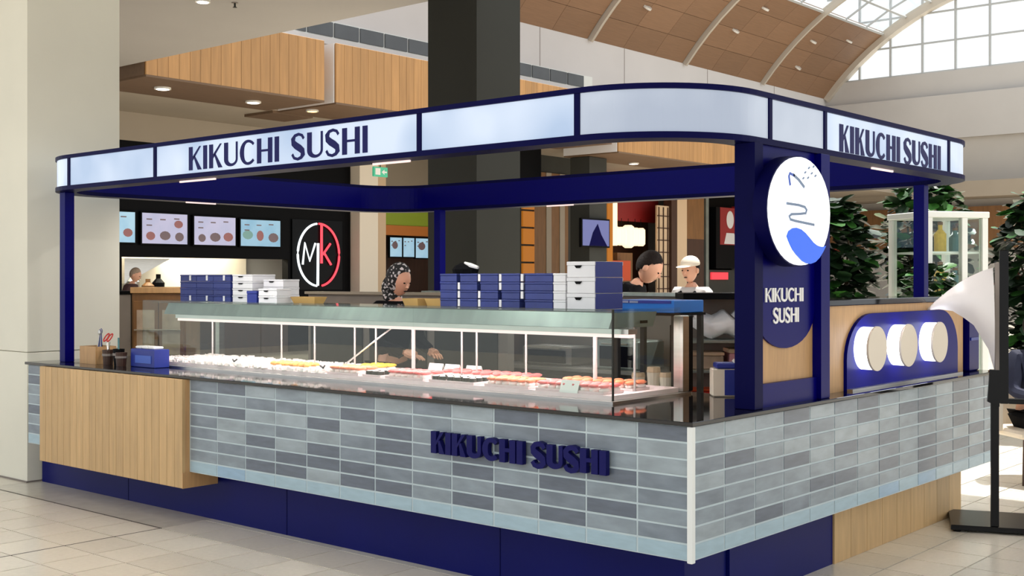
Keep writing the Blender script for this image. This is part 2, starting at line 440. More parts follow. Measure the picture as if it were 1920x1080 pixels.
for bi in range(3):
    for c in range(1, 3):
        x = RX[bi+1]+(RX[bi]-RX[bi+1])*c/3
        arcslab(x-0.03, x+0.03, A1, AEND, CR-0.01, CR+0.05, 8).build('glazing_bar', 'mullion_grey', va)
    for c in range(3):
        for r in range(5):
            xa_ = RX[bi+1]+(RX[bi]-RX[bi+1])*c/3+0.05; xb_ = RX[bi+1]+(RX[bi]-RX[bi+1])*(c+1)/3-0.05
            aa = A1+(AEND-A1)*r/8+0.006; ab = A1+(AEND-A1)*(r+1)/8-0.006
            arcslab(xa_, xb_, aa, ab, CR+0.01, CR+0.02, 2).build('pane', 'glass_roof', va)

# ---- plank clad bulkheads above the shops
YB = 14.0; ZB = 4.86; ZT = 5.96
def bulkhead(x0, x1, lab, depth=1.68, side='wall_white', ZB=ZB):
    t = thing('timber_bulkhead', lab, 'bulkhead', ((x0+x1)/2, YB+0.5, ZB), group='timber bulkheads above the shops')
    n = max(1, round((x1-x0)/0.2)); wd = (x1-x0)/n
    me = B().chbox(-wd/2+0.003, wd/2-0.003, 0, 0.04, 0, ZT-ZB, 0.006).mesh('plank', 'oak_warm')
    for k in range(n): inst(me, 'plank', t, Vector((x0+wd*(k+0.5), YB, ZB))-wl(t))
    B().box(x0+0.01, x1-0.01, YB+0.045, YB+depth, ZB+0.005, ZT-0.02).build('carcass', 'brown_wood', t)
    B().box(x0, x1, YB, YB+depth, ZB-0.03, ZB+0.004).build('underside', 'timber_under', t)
    B().box(x0-0.02, x0, YB+0.045, YB+depth, ZB, ZT).build('side_panel', side, t)
    me2 = B().chbox(0, 0.02, -0.094, 0.094, 0, ZT-ZB, 0.005).mesh('plank', 'oak_warm')
    for k in range(4):
        inst(me2, 'plank', t, Vector((x1, YB+0.15+0.2*k, ZB))-wl(t))
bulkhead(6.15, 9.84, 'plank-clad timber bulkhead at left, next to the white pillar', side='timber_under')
bulkhead(10.12, 18.79, 'long plank-clad timber bulkhead passing behind the charcoal column')
bulkhead(19.07, 26.0, 'plank-clad timber bulkhead seen under the curved corner of the canopy', ZB=4.68)
lc = B().box(2, 42, YB+1.70, YW-0.01, ZB, ZB+0.3).build('ceiling_lower', 'beige'); tag(lc, 'beige lower ceiling in front of the shops', 'ceiling', kind='structure')
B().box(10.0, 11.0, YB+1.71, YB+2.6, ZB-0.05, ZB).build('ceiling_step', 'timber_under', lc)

def downlight(x, y, z, r, lab, warm=False, power=0):
    t = thing('downlight', lab, 'downlight', (x, y, z-0.03), group='ceiling downlights')
    prof = [(r*0.8, 0), (r, 0.004), (r, 0.03), (r*0.8, 0.03)]
    B().lathe([(r, 0.0), (r*1.0, 0.03), (r*0.78, 0.03), (r*0.78, 0.0)], (x, y, z-0.03), 20).build('ring', 'ring_grey', t)
    B().lathe([(r*0.76, -0.004), (r*0.76, 0.01)], (x, y, z-0.03), 20).build('lens', 'warm_lens' if warm else 'downlight_lens', t)
    if power:
        d = bpy.data.lights.new('downlight_lamp', 'SPOT'); d.energy = power; d.spot_size = 2.2; d.spot_blend = 0.6; d.shadow_soft_size = 0.08; d.color = (1, .95, .88)
        d.color = (1, .98, .95); l = bpy.data.objects.new('lamp', d); l.parent = t; l.location = (0, 0, -0.02); COL.objects.link(l)
downlight(6.96, 14.78, ZB-0.03, 0.14, 'round downlight under the left timber bulkhead, nearest the pillar')
downlight(8.92, 14.89, ZB-0.03, 0.14, 'round downlight under the left timber bulkhead, further from the pillar')
downlight(10.35, 14.95, ZB-0.03, 0.12, 'amber downlight at the gap between the two timber bulkheads', True)
for x, y, s in ((21.43, 15.2, 'first'), (23.5, 15.3, 'second'), (24.9, 15.3, 'third')):
    downlight(x, y, 4.65, 0.14, f'{s} downlight from the left under the far timber bulkhead')
downlight(15.3, 17.2, ZB, 0.16, 'downlight beside the green exit sign')
for x, y, s in ((4.09, 9.51, 'near the top edge of the picture'), (0.9, 3.4, 'over the display case'), (2.2, 0.9, 'over the round sign'), (-2.2, 1.0, 'over the walkway'), (-2.2, 4.2, 'over the walkway near the pillar')):
    downlight(x, y, SZ, 0.09, f'white recessed downlight in the beige soffit {s}', power=70)
sp = thing('sprinkler', 'small dark sprinkler head in the beige soffit', 'sprinkler', (4.43, 9.33, SZ-0.06))
B().lathe([(0.03, 0), (0.012, 0.012), (0.012, 0.06)], (4.43, 9.33, SZ-0.06), 10).build('head', 'dark_grey', sp)
B().lathe([(0.04, 0.052), (0.04, 0.06)], (4.43, 9.33, SZ-0.06), 12).build('rose', 'mid_grey', sp)
for x, y, bi in ((27.5, 18.9, 0), (32.9, 18.8, 1), (33.4, 17.9, 1), (38.1, 18.4, 2), (38.6, 19.3, 2), (40.4, 18.0, 2)):
    a = math.acos((y-CY)/CR); yy, zz = arcp(a, CR-0.02)
    t = thing('vault_downlight', f'small pale light fitting in the timber vault, {["nearest bay", "middle bay", "bay by the arched window"][bi]}', 'downlight', (x, yy, zz), group='light fittings in the timber vault')
    t.rotation_euler = (PI/2-a, 0, 0)
    B().lathe([(0.17, -0.05), (0.17, 0.02)], (0, 0, 0), 14).build('ring', 'ring_grey', t, local=True)
    B().lathe([(0.12, -0.06), (0.12, -0.045)], (0, 0, 0), 14).build('lens', 'cream', t, local=True)

# ---- charcoal columns
c = thing('column', 'tall square charcoal column rising behind the canopy', 'column', (6.3, 7.0, 0))
B().chbox(5.87, 6.66, 6.62, 7.42, 0.10, 12.5, 0.004).build('shaft', 'charcoal', c)
B().box(5.85, 6.68, 6.60, 7.44, 0, 0.10).build('base', 'black', c)
c = thing('column', 'wide dark column under the far bulkhead, behind the television', 'column', (19.5, 15.3, 0))
B().chbox(19.23, 19.95, 15.0, 15.6, 0.1, 4.64, 0.004).build('shaft', 'dark_grey', c)
B().box(19.2, 19.98, 14.98, 16.18, 0, 0.10).build('base', 'black', c)
bp = B().chbox(16.6, 18.5, 15.95, 16.05, 3.45, ZB, 0.004).build('black_hanging_panel', 'black'); tag(bp, 'plain black panel hanging from the ceiling right of the charcoal column', 'panel')

# ================================================================== SHOPS
YS = 18.0
# black shop with menu screens
s = thing('shop_front', 'black takeaway shop front with menu screens and round neon sign', 'shop', (10, YS, 0))
B().box(2.0, 14.03, YS, YS+0.2, 2.03, 4.3).build('fascia', 'black', s)
B().box(2.0, 14.03, YS, YS+0.25, 4.3, ZB-0.002).build('upper_panel', 'beige', s)
B().box(12.21, 14.03, YS, YS+0.2, 0, 2.03).build('side_panel', 'black', s)
B().box(2.0, 8.15, YS, YS+0.2, 0, 2.03).build('side_panel', 'black', s)
B().box(8.15, 12.21, YS, YS+0.35, 0, 1.12).build('counter', 'dark_wood', s)
B().box(8.05, 12.3, YS-0.05, YS+0.45, 1.12, 1.18).build('counter_top', 'black_gloss', s)
B().box(8.0, 12.4, YS+1.75, YS+1.85, 0, 2.9).build('kitchen_wall', 'cream', s)
B().box(8.2, 12.2, YS+0.6, YS+1.6, 2.45, 2.5).build('kitchen_light', 'kitchen_glow', s)
B().prism([(9.0, 2.03), (10.1, 2.03), (9.0, 1.5)], SIDE(YS+1.7), 0, 0.4).build('extractor_hood', 'steel', s)
for k, (x, hh) in enumerate(((9.2, .5), (9.55, .35), (9.8, .45), (10.6, .3), (11.2, .42), (11.8, .3))):
    B().lathe([(0.12, 0), (0.13, hh*.6), (0.05, hh*.8), (0.05, hh)], (x, YS+1.3, 1.25), 12).build('kitchen_pot', ['steel', 'brown_wood', 'black'][k % 3], s)
B().box(8.6, 12.2, YS+1.0, YS+1.7, 0, 1.25).build('kitchen_bench', 'steel_dull', s)
ld = bpy.data.lights.new('kitchen_lamp', 'AREA'); ld.shape = 'RECTANGLE'; ld.size = 3.6; ld.size_y = 0.8; ld.energy = 90; ld.color = (1, .95, .78)
lo = bpy.data.objects.new('kitchen_lamp', ld); lo.parent = s; lo.location = Vector((10.2, YS+1.1, 2.43))-wl(s); COL.objects.link(lo)

def screen(x0, x1, z0, z1, y, m, lab, cells, grp):
    t = thing('menu_screen', lab, 'screen', ((x0+x1)/2, y, z0), group=grp)
    B().chbox(x0-0.03, x1+0.03, y-0.05, y, z0-0.03, z1+0.03, 0.006).build('bezel', 'black', t)
    g = B().box(x0, x1, y-0.056, y-0.05, z0, z1).build('display', m, t)
    W_ = x1-x0; H_ = z1-z0
    for (u, v, a, b_, mm) in cells:
        B().ell((x0+W_*u, y-0.058, z0+H_*v), (W_*a, 0.004, H_*b_), 10, 6).build('picture', mm, g)
    for (u, v) in ((0.15, 0.8), (0.45, 0.8), (0.76, 0.84), (0.15, 0.6)):
        B().box(x0+W_*u-W_*0.06, x0+W_*u+W_*0.06, y-0.059, y-0.056, z0+H_*v-0.012, z0+H_*v+0.012).build('text_line', 'food_brown', g)
G = 'menu screens above the black shop counter'
screen(7.35, 8.39, 2.31, 2.90, YS-0.02, 'screen_pale', 'pale blue menu screen cut off by the white pillar', [(0.85, 0.32, 0.10, 0.14, 'food_red')], G)
screen(8.55, 9.58, 2.30, 2.90, YS-0.02, 'screen_lilac', 'lilac menu screen second from the white pillar', [(0.18, 0.25, 0.10, 0.14, 'food_red'), (0.5, 0.27, 0.12, 0.15, 'food_brown'), (0.82, 0.24, 0.1, 0.15, 'food_brown'), (0.8, 0.66, 0.1, 0.13, 'food_red')], G)
screen(9.75, 10.76, 2.30, 2.88, YS-0.02, 'screen_lilac', 'lilac grey menu screen third from the white pillar', [(0.18, 0.24, 0.09, 0.14, 'food_brown'), (0.5, 0.28, 0.13, 0.16, 'food_brown'), (0.82, 0.3, 0.12, 0.16, 'food_red')], G)
screen(10.90, 11.94, 2.30, 2.86, YS-0.02, 'screen_blue', 'sky blue menu screen nearest the round neon sign', [(0.17, 0.42, 0.13, 0.17, 'food_teal'), (0.48, 0.4, 0.09, 0.2, 'food_red'), (0.82, 0.34, 0.13, 0.18, 'food_brown')], G)

# round neon sign MK
ns = thing('neon_sign', 'round neon sign with letters M and K, half white half red', 'sign', (13.02, YS-0.08, 1.4))
B().box(12.3, 13.75, YS-0.04, YS-0.005, 1.36, 2.92).build('backing', 'black_gloss', ns)
def arcpts(cx, cz, rx, rz, a0, a1, n=24): return [(cx+rx*math.cos(a0+(a1-a0)*i/n), YS-0.08, cz+rz*math.sin(a0+(a1-a0)*i/n)) for i in range(n+1)]
B().tube(arcpts(13.02, 2.14, 0.6, 0.70, PI*0.53, PI*1.47), 0.026, 6).build('ring_arc', 'neon_white', ns)
B().tube(arcpts(13.02, 2.14, 0.6, 0.70, -PI*0.45, PI*0.5), 0.026, 6).build('ring_arc', 'neon_red', ns)
P_ = lambda *q: [(x, YS-0.08, z) for x, z in q]
B().tube(P_((12.56, 1.92), (12.62, 2.4), (12.76, 2.0), (12.92, 2.4)), 0.024, 6).build('letter', 'neon_white', ns)['label'] = 'white neon letter M'
B().tube(P_((13.0, 2.4), (12.99, 1.45)), 0.03, 6).build('centre_bar', 'neon_white', ns)
B().tube(P_((13.1, 2.82), (13.1, 1.95)), 0.03, 6).build('centre_bar', 'neon_red', ns)
kk = B().tube(P_((13.14, 2.15), (13.36, 2.4)), 0.026, 6); kk.tube(P_((13.18, 2.18), (13.38, 1.92)), 0.026, 6); kk.build('letter', 'neon_red', ns)['label'] = 'red neon letter K'

# cream piers and green shop
pr = B().chbox(14.05, 14.62, YS-0.3, YS+0.3, 0.0, ZB-0.002, 0.01).build('pier', 'cream'); tag(pr, 'narrow cream pier right of the neon sign', 'pier')
pr = B().chbox(14.75, 15.25, YS+0.1, YS+0.6, 0.0, ZB-0.002, 0.01).build('pier', 'tan_wall'); tag(pr, 'tan pier beside the green and orange shop', 'pier')
s = thing('shop_front', 'lime green and orange shop front with three pale screens', 'shop', (17, 19, 0))
B().box(15.3, 19.5, 19.0, 19.2, 2.95, 3.75).build('sign_band', 'lime', s)
B().box(15.3, 19.5, 19.0, 19.2, 3.75, ZB-0.002).build('upper_panel', 'beige', s)
B().box(15.3, 19.5, 18.96, 19.2, 2.70, 2.95).build('orange_band', 'orange', s)
B().box(15.3, 19.5, 19.55, 19.65, 0, 2.9).build('rear_wall', 'dark_wood', s)
B().box(15.6, 16.1, 19.0, 19.1, 2.15, 2.62).build('poster', 'food_teal', s)
B().box(15.3, 19.5, 18.9, 19.4, 0, 1.1).build('counter', 'brown_wood', s)
B().box(15.25, 19.55, 18.8, 19.45, 1.1, 1.16).build('counter_top', 'steel_dull', s)
screen(16.18, 16.58, 2.16, 2.64, 18.98, 'screen_pale', 'pale screen of the green shop, left of three', [(0.4, 0.6, .25, .2, 'food_brown')], 'screens of the green shop')
screen(16.64, 17.02, 2.16, 2.64, 18.98, 'screen_pale', 'pale screen of the green shop, middle of three', [], 'screens of the green shop')
screen(17.08, 17.6, 2.14, 2.64, 18.98, 'screen_pale', 'pale screen of the green shop, beside the blue post', [(0.4, 0.6, .25, .2, 'food_brown')], 'screens of the green shop')
ex = thing('exit_sign', 'green exit sign hanging from the beige ceiling', 'sign', (13.1, 16, 3.79))
B().chbox(12.9, 13.3, 15.98, 16.03, 3.79, 4.0, 0.006).build('box', 'exit_green', ex)
B().box(12.94, 13.08, 15.972, 15.98, 3.83, 3.97).build('arrow_panel', 'white', ex)
B().prism([(13.12, 3.895), (13.2, 3.95), (13.2, 3.91), (13.27, 3.91), (13.27, 3.88), (13.2, 3.88), (13.2, 3.84)], SIDE(15.98), 0, 0.008).build('arrow', 'white', ex)
B().tube([(13.1, 16.0, 4.0), (13.1, 16.0, ZB)], 0.012, 6).build('rod', 'dark_grey', ex)

# wall between shops, television, timber strip
s = thing('partition_wall', 'dark brown partition with two pale vertical strips behind the boxes', 'partition', (20, 17, 0))
B().box(18.6, 22.4, 17.0, 17.2, 0, ZB-0.002).build('panel', 'dark_grey', s)
B().box(19.95, 20.16, 16.95, 17.0, 0.6, 4.4).build('pale_strip', 'beige', s)
B().box(20.52, 20.73, 16.95, 17.0, 0.6, 4.4).build('pale_strip', 'beige', s)
B().box(19.46, 20.9, 16.97, 17.0, 0.6, 4.4).build('brown_panel', 'brown_wood', s)
for k in range(8): B().box(18.98, 19.44, 16.94, 17.0, 0.7+0.45*k, 1.1+0.45*k).build('timber_block', 'amber', s)
tv = thing('television', 'wall television showing a dark violet shape on the dark column', 'television', (19.35, 14.9, 2.4))
B().chbox(18.75, 19.92, 14.88, 14.96, 2.38, 3.1, 0.008).build('bezel', 'black', tv)
dsp = B().box(18.79, 19.88, 14.872, 14.88, 2.42, 3.06).build('display', 'screen_violet', tv)
B().prism([(19.05, 2.42), (19.2, 2.75), (19.4, 2.97), (19.55, 2.7), (19.8, 2.42)], SIDE(14.872), 0, 0.004).build('picture', 'navy_dark', dsp)
B().box(19.3, 19.5, 14.96, 15.02, 2.6, 2.9).build('bracket', 'black', tv)

# red japanese style shop
s = thing('shop_front', 'dark red shop front with lanterns and lattice screen', 'shop', (26, YS, 0))
B().box(24.0, 28.3, YS+1.4, YS+1.5, 0, 4.6).build('rear_wall', 'dark_wood', s)
B().box(24.0, 27.7, YS+0.6, YS+0.8, 3.4, 4.855).build('red_header', 'red_dark', s)
B().box(24.08, 24.35, YS-0.02, YS+0.1, 0, 4.2).build('lit_post', 'amber', s)
B().box(24.45, 24.75, YS+0.1, YS+0.25, 2.6, 4.0).build('lit_panel', 'lantern', s)
B().box(24.1, 25.3, YS, YS+0.3, 1.55, 2.15).build('red_counter', 'orange_red', s)
B().box(25.1, 25.9, YS+0.35, YS+0.5, 1.2, 2.4).build('brown_cabinet', 'brown_wood', s)
B().box(26.73, 27.4, YS, YS+0.06, 0.5, 3.9).build('lattice_panel', 'tan_wall', s)
for k in range(8): B().box(26.74, 27.39, YS-0.02, YS, 0.9+0.38*k, 0.93+0.38*k).build('lattice_bar', 'dark_wood', s)
for k in range(3): B().box(26.80+0.25*k, 26.83+0.25*k, YS-0.03, YS-0.01, 0.6, 3.85).build('lattice_bar', 'dark_wood', s)
B().box(27.40, 27.73, YS-0.1, YS+0.2, 0, ZB-0.002).build('post', 'dark_wood', s)
B().box(27.73, 28.3, YS-0.1, YS+0.2, 0, ZB-0.002).build('post', 'tan_wall', s)
for k, (x, rr) in enumerate(((24.93, .14), (25.24, .14), (25.6, .18), (25.96, .14), (26.27, .14))):
    t = thing('lantern', f'glowing white paper lantern, {["first", "second", "third and largest", "fourth", "fifth"][k]} from the left in the red shop', 'lantern', (x, YS+0.3, 2.62), group='paper lanterns of the red shop')
    hh = 0.56+(0.14 if k == 2 else 0)
    B().lathe([(rr*.6, 0), (rr, 0.06), (rr*1.03, hh/2), (rr, hh-0.06), (rr*.6, hh)], (x, YS+0.3, 2.62-(0.07 if k == 2 else 0)), 12).build('shade', 'lantern', t, smooth=True)
    B().tube([(x, YS+0.3, 2.6+hh), (x, YS+0.3, 3.45)], 0.01, 5).build('cord', 'black', t)
# red and black shop
s = thing('shop_front', 'red and black shop front at the end of the row, behind the sign post', 'shop', (30.5, YS, 0))
B().box(28.3, 34.0, YS+0.6, YS+0.7, 0, ZB-0.002).build('rear_wall', 'black', s)
B().box(28.4, 29.5, YS, YS+0.3, 2.9, ZB-0.002).build('brown_panel', 'brown_wood', s)
B().box(28.4, 29.5, YS, YS+0.3, 0.2, 2.9).build('dark_panel', 'dark_wood', s)
B().box(29.55, 29.72, YS-0.05, YS+0.2, 0, ZB-0.002).build('grey_post', 'steel_dull', s)
B().box(31.8, 34.0, YS, YS+0.3, 3.3, 4.1).build('red_header', 'red', s)
B().box(31.8, 34.0, YS, YS+0.3, 1.9, 3.3).build('pale_panel', 'cream', s)
B().box(29.8, 34.0, YS, YS+0.3, 0, 1.9).build('counter', 'dark_grey', s)
B().box(29.9, 30.95, YS-0.06, YS, 1.58, 1.82).build('red_sign', 'red_glow', s)
po = B().box(30.1, 31.8, YS-0.1, YS+0.6, 1.95, 4.0).build('poster', 'black', s)
po['label'] = 'tall black and red poster with a pale figure shape'
B().box(30.35, 31.75, YS-0.108, YS-0.1, 2.75, 4.0).build('red_field', 'red_dark', po)
B().ell((31.0, YS-0.11, 3.6), (0.24, 0.006, 0.3), 14, 10).build('pale_field', 'cloth_grey', po)
B().prism([(30.6, 2.78), (30.75, 3.15), (31.25, 3.15), (31.5, 2.78)], SIDE(YS-0.108), 0, 0.006).build('pale_field', 'cloth_grey', po)

# ================================================================== KIOSK
KL = 5.90; KW = 3.90; ZC = 0.97; ZTB = 0.352
RH = (0.95-ZTB)/8
def tiles(par, n, cw, mp_loc, me, pattern, wlast=None):
    for c_ in range(n):
        for r in range(8):
            if r == 0: m = TILE[5] if pattern.random() < 0.2 else TILE[4]
            else:
                q = pattern.random(); m = TILE[0] if q < .22 else TILE[1] if q < .50 else TILE[2] if q < .72 else TILE[3]
            inst(me, 'tile', par, mp_loc(c_, r), m)
def tile_mesh(axis, wd, h):
    g = 0.0048; b = B().chbox(g, wd-g, g, h-g, 0, 0.003, 0.0012)   # u, v, n
    if axis == 'x': b.v = [Vector((-p.z, -p.x, p.y)) for p in b.v]
    else: b.v = [Vector((p.x, -p.z, p.y)) for p in b.v]
    return b.mesh('tile', TILE[0])
# front counter (long side, faces -x)
fc = thing('front_counter', 'long counter clad in grey-blue tiles with navy plinth and raised lettering', 'counter', (0.5, 2.5, 0))
B().box(0.008, 0.40, 0.008, KL, ZTB, 0.95).build('carcass', 'grout', fc)
B().box(0.245, 0.62, 0.19, 6.14, 0, ZTB+0.05).build('plinth', 'navy_plinth', fc)
for y in (1.33, 3.1, 4.9): B().box(0.2435, 0.246, y-0.003, y+0.003, 0, ZTB).build('plinth_joint', 'navy_dark', fc)
tm = tile_mesh('x', 3.785/13, RH)
rp = random.Random(3)
tiles(fc, 13, 3.785/13, lambda c_, r: Vector((0.008, 3.785/13*(c_+1), ZTB+RH*r))-wl(fc), tm, rp)
tm2 = tile_mesh('x', 0.275, RH)
tiles(fc, 1, 0.275, lambda c_, r: Vector((0.008, KL, ZTB+RH*r))-wl(fc), tm2, rp)
B().chbox(-0.014, 0.012, -0.014, 0.012, ZTB-0.004, 0.95, 0.003).build('corner_trim', 'trim_white', fc)
# side counter (faces -y)
sc = thing('side_counter', 'short counter side clad in grey tiles with timber plank base', 'counter', (2.2, 0.3, 0))
B().box(0.41, KW, 0.008, 0.40, ZTB, 0.95).build('carcass', 'grout', sc)
B().box(0.40, 0.412, 0.008, 0.30, ZTB, 0.95).build('end_panel', 'grout', sc)
B().box(0.63, 1.756, 0.175, 0.55, 0, ZTB+0.05).build('plinth', 'navy_plinth', sc)
tm3 = tile_mesh('y', 0.2825, RH)
tiles(sc, 13, 0.2825, lambda c_, r: Vector((0.012+0.2825*c_, 0.008, ZTB+RH*r))-wl(sc), tm3, rp)
tm4 = tile_mesh('y', KW-0.012-13*0.2825, RH)
tiles(sc, 1, 0.2, lambda c_, r: Vector((0.012+0.2825*13, 0.008, ZTB+RH*r))-wl(sc), tm4, rp)
pk = B().chbox(0.002, 0.214, 0, 0.03, 0.0, ZTB+0.04, 0.002).mesh('plank', 'oak')
for k in range(9): inst(pk, 'plank', sc, Vector((1.758+0.216*k, 0.165, 0))-wl(sc))
B().box(1.76, 3.70, 0.20, 0.55, 0, ZTB+0.05).build('base_carcass', 'brown_wood', sc)
# timber clad cabinet on the front
tb = thing('timber_cabinet', 'oak plank cabinet front set into the tiled counter beside the pillar', 'cabinet', (0.1, 4.7, 0.25))
n = 21; wd = (5.62-3.79)/n
pk = B().chbox(0, 0.022, 0.0016, wd-0.0016, 0, 0.952-0.25, 0.0030).mesh('plank', 'oak')
for k in range(n): inst(pk, 'plank', tb, Vector((-0.05, 3.79+wd*k, 0.25))-wl(tb))
B().box(-0.028, 0.0075, 3.792, 5.618, 0.252, 0.95).build('carcass', 'oak_panel', tb)
B().box(0.0075, 0.22, 3.792, 5.618, 0.252, ZTB-0.003).build('lower_carcass', 'oak_panel', tb)
B().box(-0.05, 0.22, 3.785, 3.7915, 0.25, ZTB-0.002).build('side_panel', 'oak_panel', tb)
# worktop, one continuous slab
wt = thing('worktop', 'black polished stone worktop running round the tiled counters', 'worktop', (0.5, 0.5, 0.95))
poly = [(-0.018, -0.018), (KW+0.01, -0.018), (KW+0.01, 0.62), (1.2, 0.62), (1.2, KL+0.01), (-0.018, KL+0.01)]
B().prism(poly, lambda u, v, n: (u, v, n), 0.9502, ZC).build('slab', 'black_stone', wt, bevel=0.003)
bi_ = B().box(0.62, 1.15, 0.62, 5.8, 0.0, 0.95).build('under_counter', 'dark_grey'); tag(bi_, 'dark inner cabinets below the display case', 'cabinet')

# ---- glyphs
def arcw(cx, cz, rx, rz, a0, a1, w0, w1, n=12, wm=None):
    L = []; R_ = []
    for i in range(n+1):
        t = i/n; a = a0+(a1-a0)*t
        wd = (w0+(w1-w0)*t) if wm is None else (w0*(1-t)*(1-t)+wm*2*t*(1-t)*1.0+w1*t*t)
        ca, sa = math.cos(a), math.sin(a)
        L.append((cx+(rx+wd/2)*ca, cz+(rz+wd*0.35)*sa)); R_.append((cx+(rx-wd/2)*ca, cz+(rz-wd*0.35)*sa))
    return L, R_
def glyph(ch, b, mp, d0, d1, x, z, h, wd, tk, tn):
    # draws ch with its left at x, cap height h, width wd, thick stroke tk, thin stroke tn
    q = lambda pts: b.prism([(x+u, z+v) for u, v in pts], mp, d0, d1)
    s_ = lambda LR: b.strip([(x+u, z+v) for u, v in LR[0]], [(x+u, z+v) for u, v in LR[1]], mp, d0, d1)
    if ch == 'I': q([(0, 0), (tk, 0), (tk, h), (0, h)])
    elif ch == 'H':
        q([(0, 0), (tk, 0), (tk, h), (0, h)]); q([(wd-tk, 0), (wd, 0), (wd, h), (wd-tk, h)])
        q([(tk, h*.46), (wd-tk, h*.46), (wd-tk, h*.46+tn*.8), (tk, h*.46+tn*.8)])
    elif ch == 'K':
        q([(0, 0), (tk, 0), (tk, h), (0, h)])
        q([(tk, h*.40), (tk, h*.56), (wd-tn*1.1, h), (wd*.98, h)])
        q([(tk*1.35, h*.55), (tk*1.35+tn*.5, h*.62), (wd*1.04, 0), (wd*1.04-tk*1.05, 0)])
    elif ch == 'U':
        r = h*.30; rx = (wd-tk/2-tn/2)/2
        q([(0, r), (tk, r), (tk, h), (0, h)]); q([(wd-tn, r), (wd, r), (wd, h), (wd-tn, h)])
        L = []; R_ = []
        for i in range(13):
            t = i/12; a = PI+PI*t; wq = tk+(tn-tk)*t; cx = wd/2+(tk-tn)/4*(1-2*t)*0
            ox = wd/2+wd/2*math.cos(a); ix = tk+(wd-tk-tn)/2+(wd-tk-tn)/2*math.cos(a)
            L.append((ox, r+r*math.sin(a))); R_.append((ix, r+(r-tn*1.05)*math.sin(a)))
        s_((L, R_))
    elif ch == 'C':
        L = []; R_ = []
        for i in range(19):
            t = i/18; a = PI*0.24+(2*PI-PI*0.48)*t; k = math.sin(PI*t)
            wq = tn+(tk-tn)*k**2
            L.append((wd*.56+wd*.56*math.cos(a), h/2+h*.515*math.sin(a))); R_.append((wd*.56+(wd*.56-wq)*math.cos(a), h/2+(h*.515-tn*1.0)*math.sin(a)))
        s_((L, R_))
    elif ch == 'S':
        pts = [(0.93, .80), (0.80, .93), (0.55, .985), (0.27, .94), (0.12, .80), (0.16, .65), (0.36, .54), (0.62, .44), (0.83, .33), (0.87, .19), (0.74, .07), (0.48, .015), (0.20, .07), (0.06, .22)]
        ws = [tn, tn, tn*1.0, tn*1.1, tk*.85, tk*1.0, tk*1.05, tk*1.05, tk*1.0, tk*.9, tn*1.2, tn, tn, tn]
        L = []; R_ = []
        for i, (u, v) in enumerate(pts):
            u0, v0 = pts[max(0, i-1)]; u1, v1 = pts[min(len(pts)-1, i+1)]
            du, dv = (u1-u0)*wd, (v1-v0)*h; l = math.hypot(du, dv); nx, ny = -dv/l, du/l
            L.append((u*wd+nx*ws[i]/2, v*h+ny*ws[i]/2)); R_.append((u*wd-nx*ws[i]/2, v*h-ny*ws[i]/2))
        s_((L, R_))
WID = {'K': .60, 'I': 0, 'U': .62, 'C': .66, 'H': .66, 'S': .54}
def lettering(par, text, mp, d0, d1, x, z, h, total, tk, tn, gap, m, space=0.36):
    nat = 0
    for ch in text: nat += (space if ch == ' ' else WID[ch]+(tk/h if ch == 'I' else 0)*0+gap)
    nI = text.count('I'); fixed = nI*tk
    k = (total-fixed)/((nat-gap)*h)
    for ch in text:
        if ch == ' ': x += space*h*k; continue
        wd = tk if ch == 'I' else WID[ch]*h*k
        b = B(); glyph(ch, b, mp, d0, d1, x, z, h, wd, tk, tn)
        o = b.build('letter', m, par); o['label'] = f'letter {ch}'
        x += wd+gap*h*k
lettering(fc, 'KIKUCHI SUSHI', FRONT(-0.005), 0, 0.028, -1.57, 0.690, 0.114, 1.131, 0.038, 0.024, 0.055, 'navy_letter', 0.30)

# ---- canopy
CX0 = 0.05; CY0 = 0.05; CW = 3.92; CL = 6.0; RC = 0.60; ZB0 = 2.258; ZT0 = 2.515
def rr_path(step=0.08):
    pts = []   # (pos, outward normal), travelling -y along x0, +x along y0, +y along W, -x along L
    def line(a, b, nrm):
        n = max(1, int(math.dist(a, b)/0.5))
        for i in range(n): t = i/n; pts.append(((a[0]+(b[0]-a[0])*t, a[1]+(b[1]-a[1])*t), nrm))
    def arc(c, a0, a1, n=16):
        for i in range(n): a = a0+(a1-a0)*i/n; pts.append(((c[0]+RC*math.cos(a), c[1]+RC*math.sin(a)), (math.cos(a), math.sin(a))))
    line((CX0, CL-RC), (CX0, CY0+RC), (-1, 0)); arc((CX0+RC, CY0+RC), PI, 1.5*PI)
    line((CX0+RC, CY0), (CW-RC, CY0), (0, -1)); arc((CW-RC, CY0+RC), 1.5*PI, 2*PI)
    line((CW, CY0+RC), (CW, CL-RC), (1, 0)); arc((CW-RC, CL-RC), 0, 0.5*PI)
    line((CW-RC, CL), (CX0+RC, CL), (0, 1)); arc((CX0+RC, CL-RC), 0.5*PI, PI)
    pts.append(pts[0]); return pts
PATH = rr_path(); CUM = [0]
for i in range(1, len(PATH)): CUM.append(CUM[-1]+math.dist(PATH[i][0], PATH[i-1][0]))
def at_s(s_):
    s_ = max(0, min(CUM[-1], s_))
    for i in range(1, len(CUM)):
        if CUM[i] >= s_:
            t = (s_-CUM[i-1])/max(1e-9, CUM[i]-CUM[i-1]); a, b = PATH[i-1], PATH[i]
            nx = a[1][0]+(b[1][0]-a[1][0])*t; ny = a[1][1]+(b[1][1]-a[1][1])*t; l = math.hypot(nx, ny)
            return (a[0][0]+(b[0][0]-a[0][0])*t, a[0][1]+(b[0][1]-a[0][1])*t), (nx/l, ny/l)
    return PATH[-1]
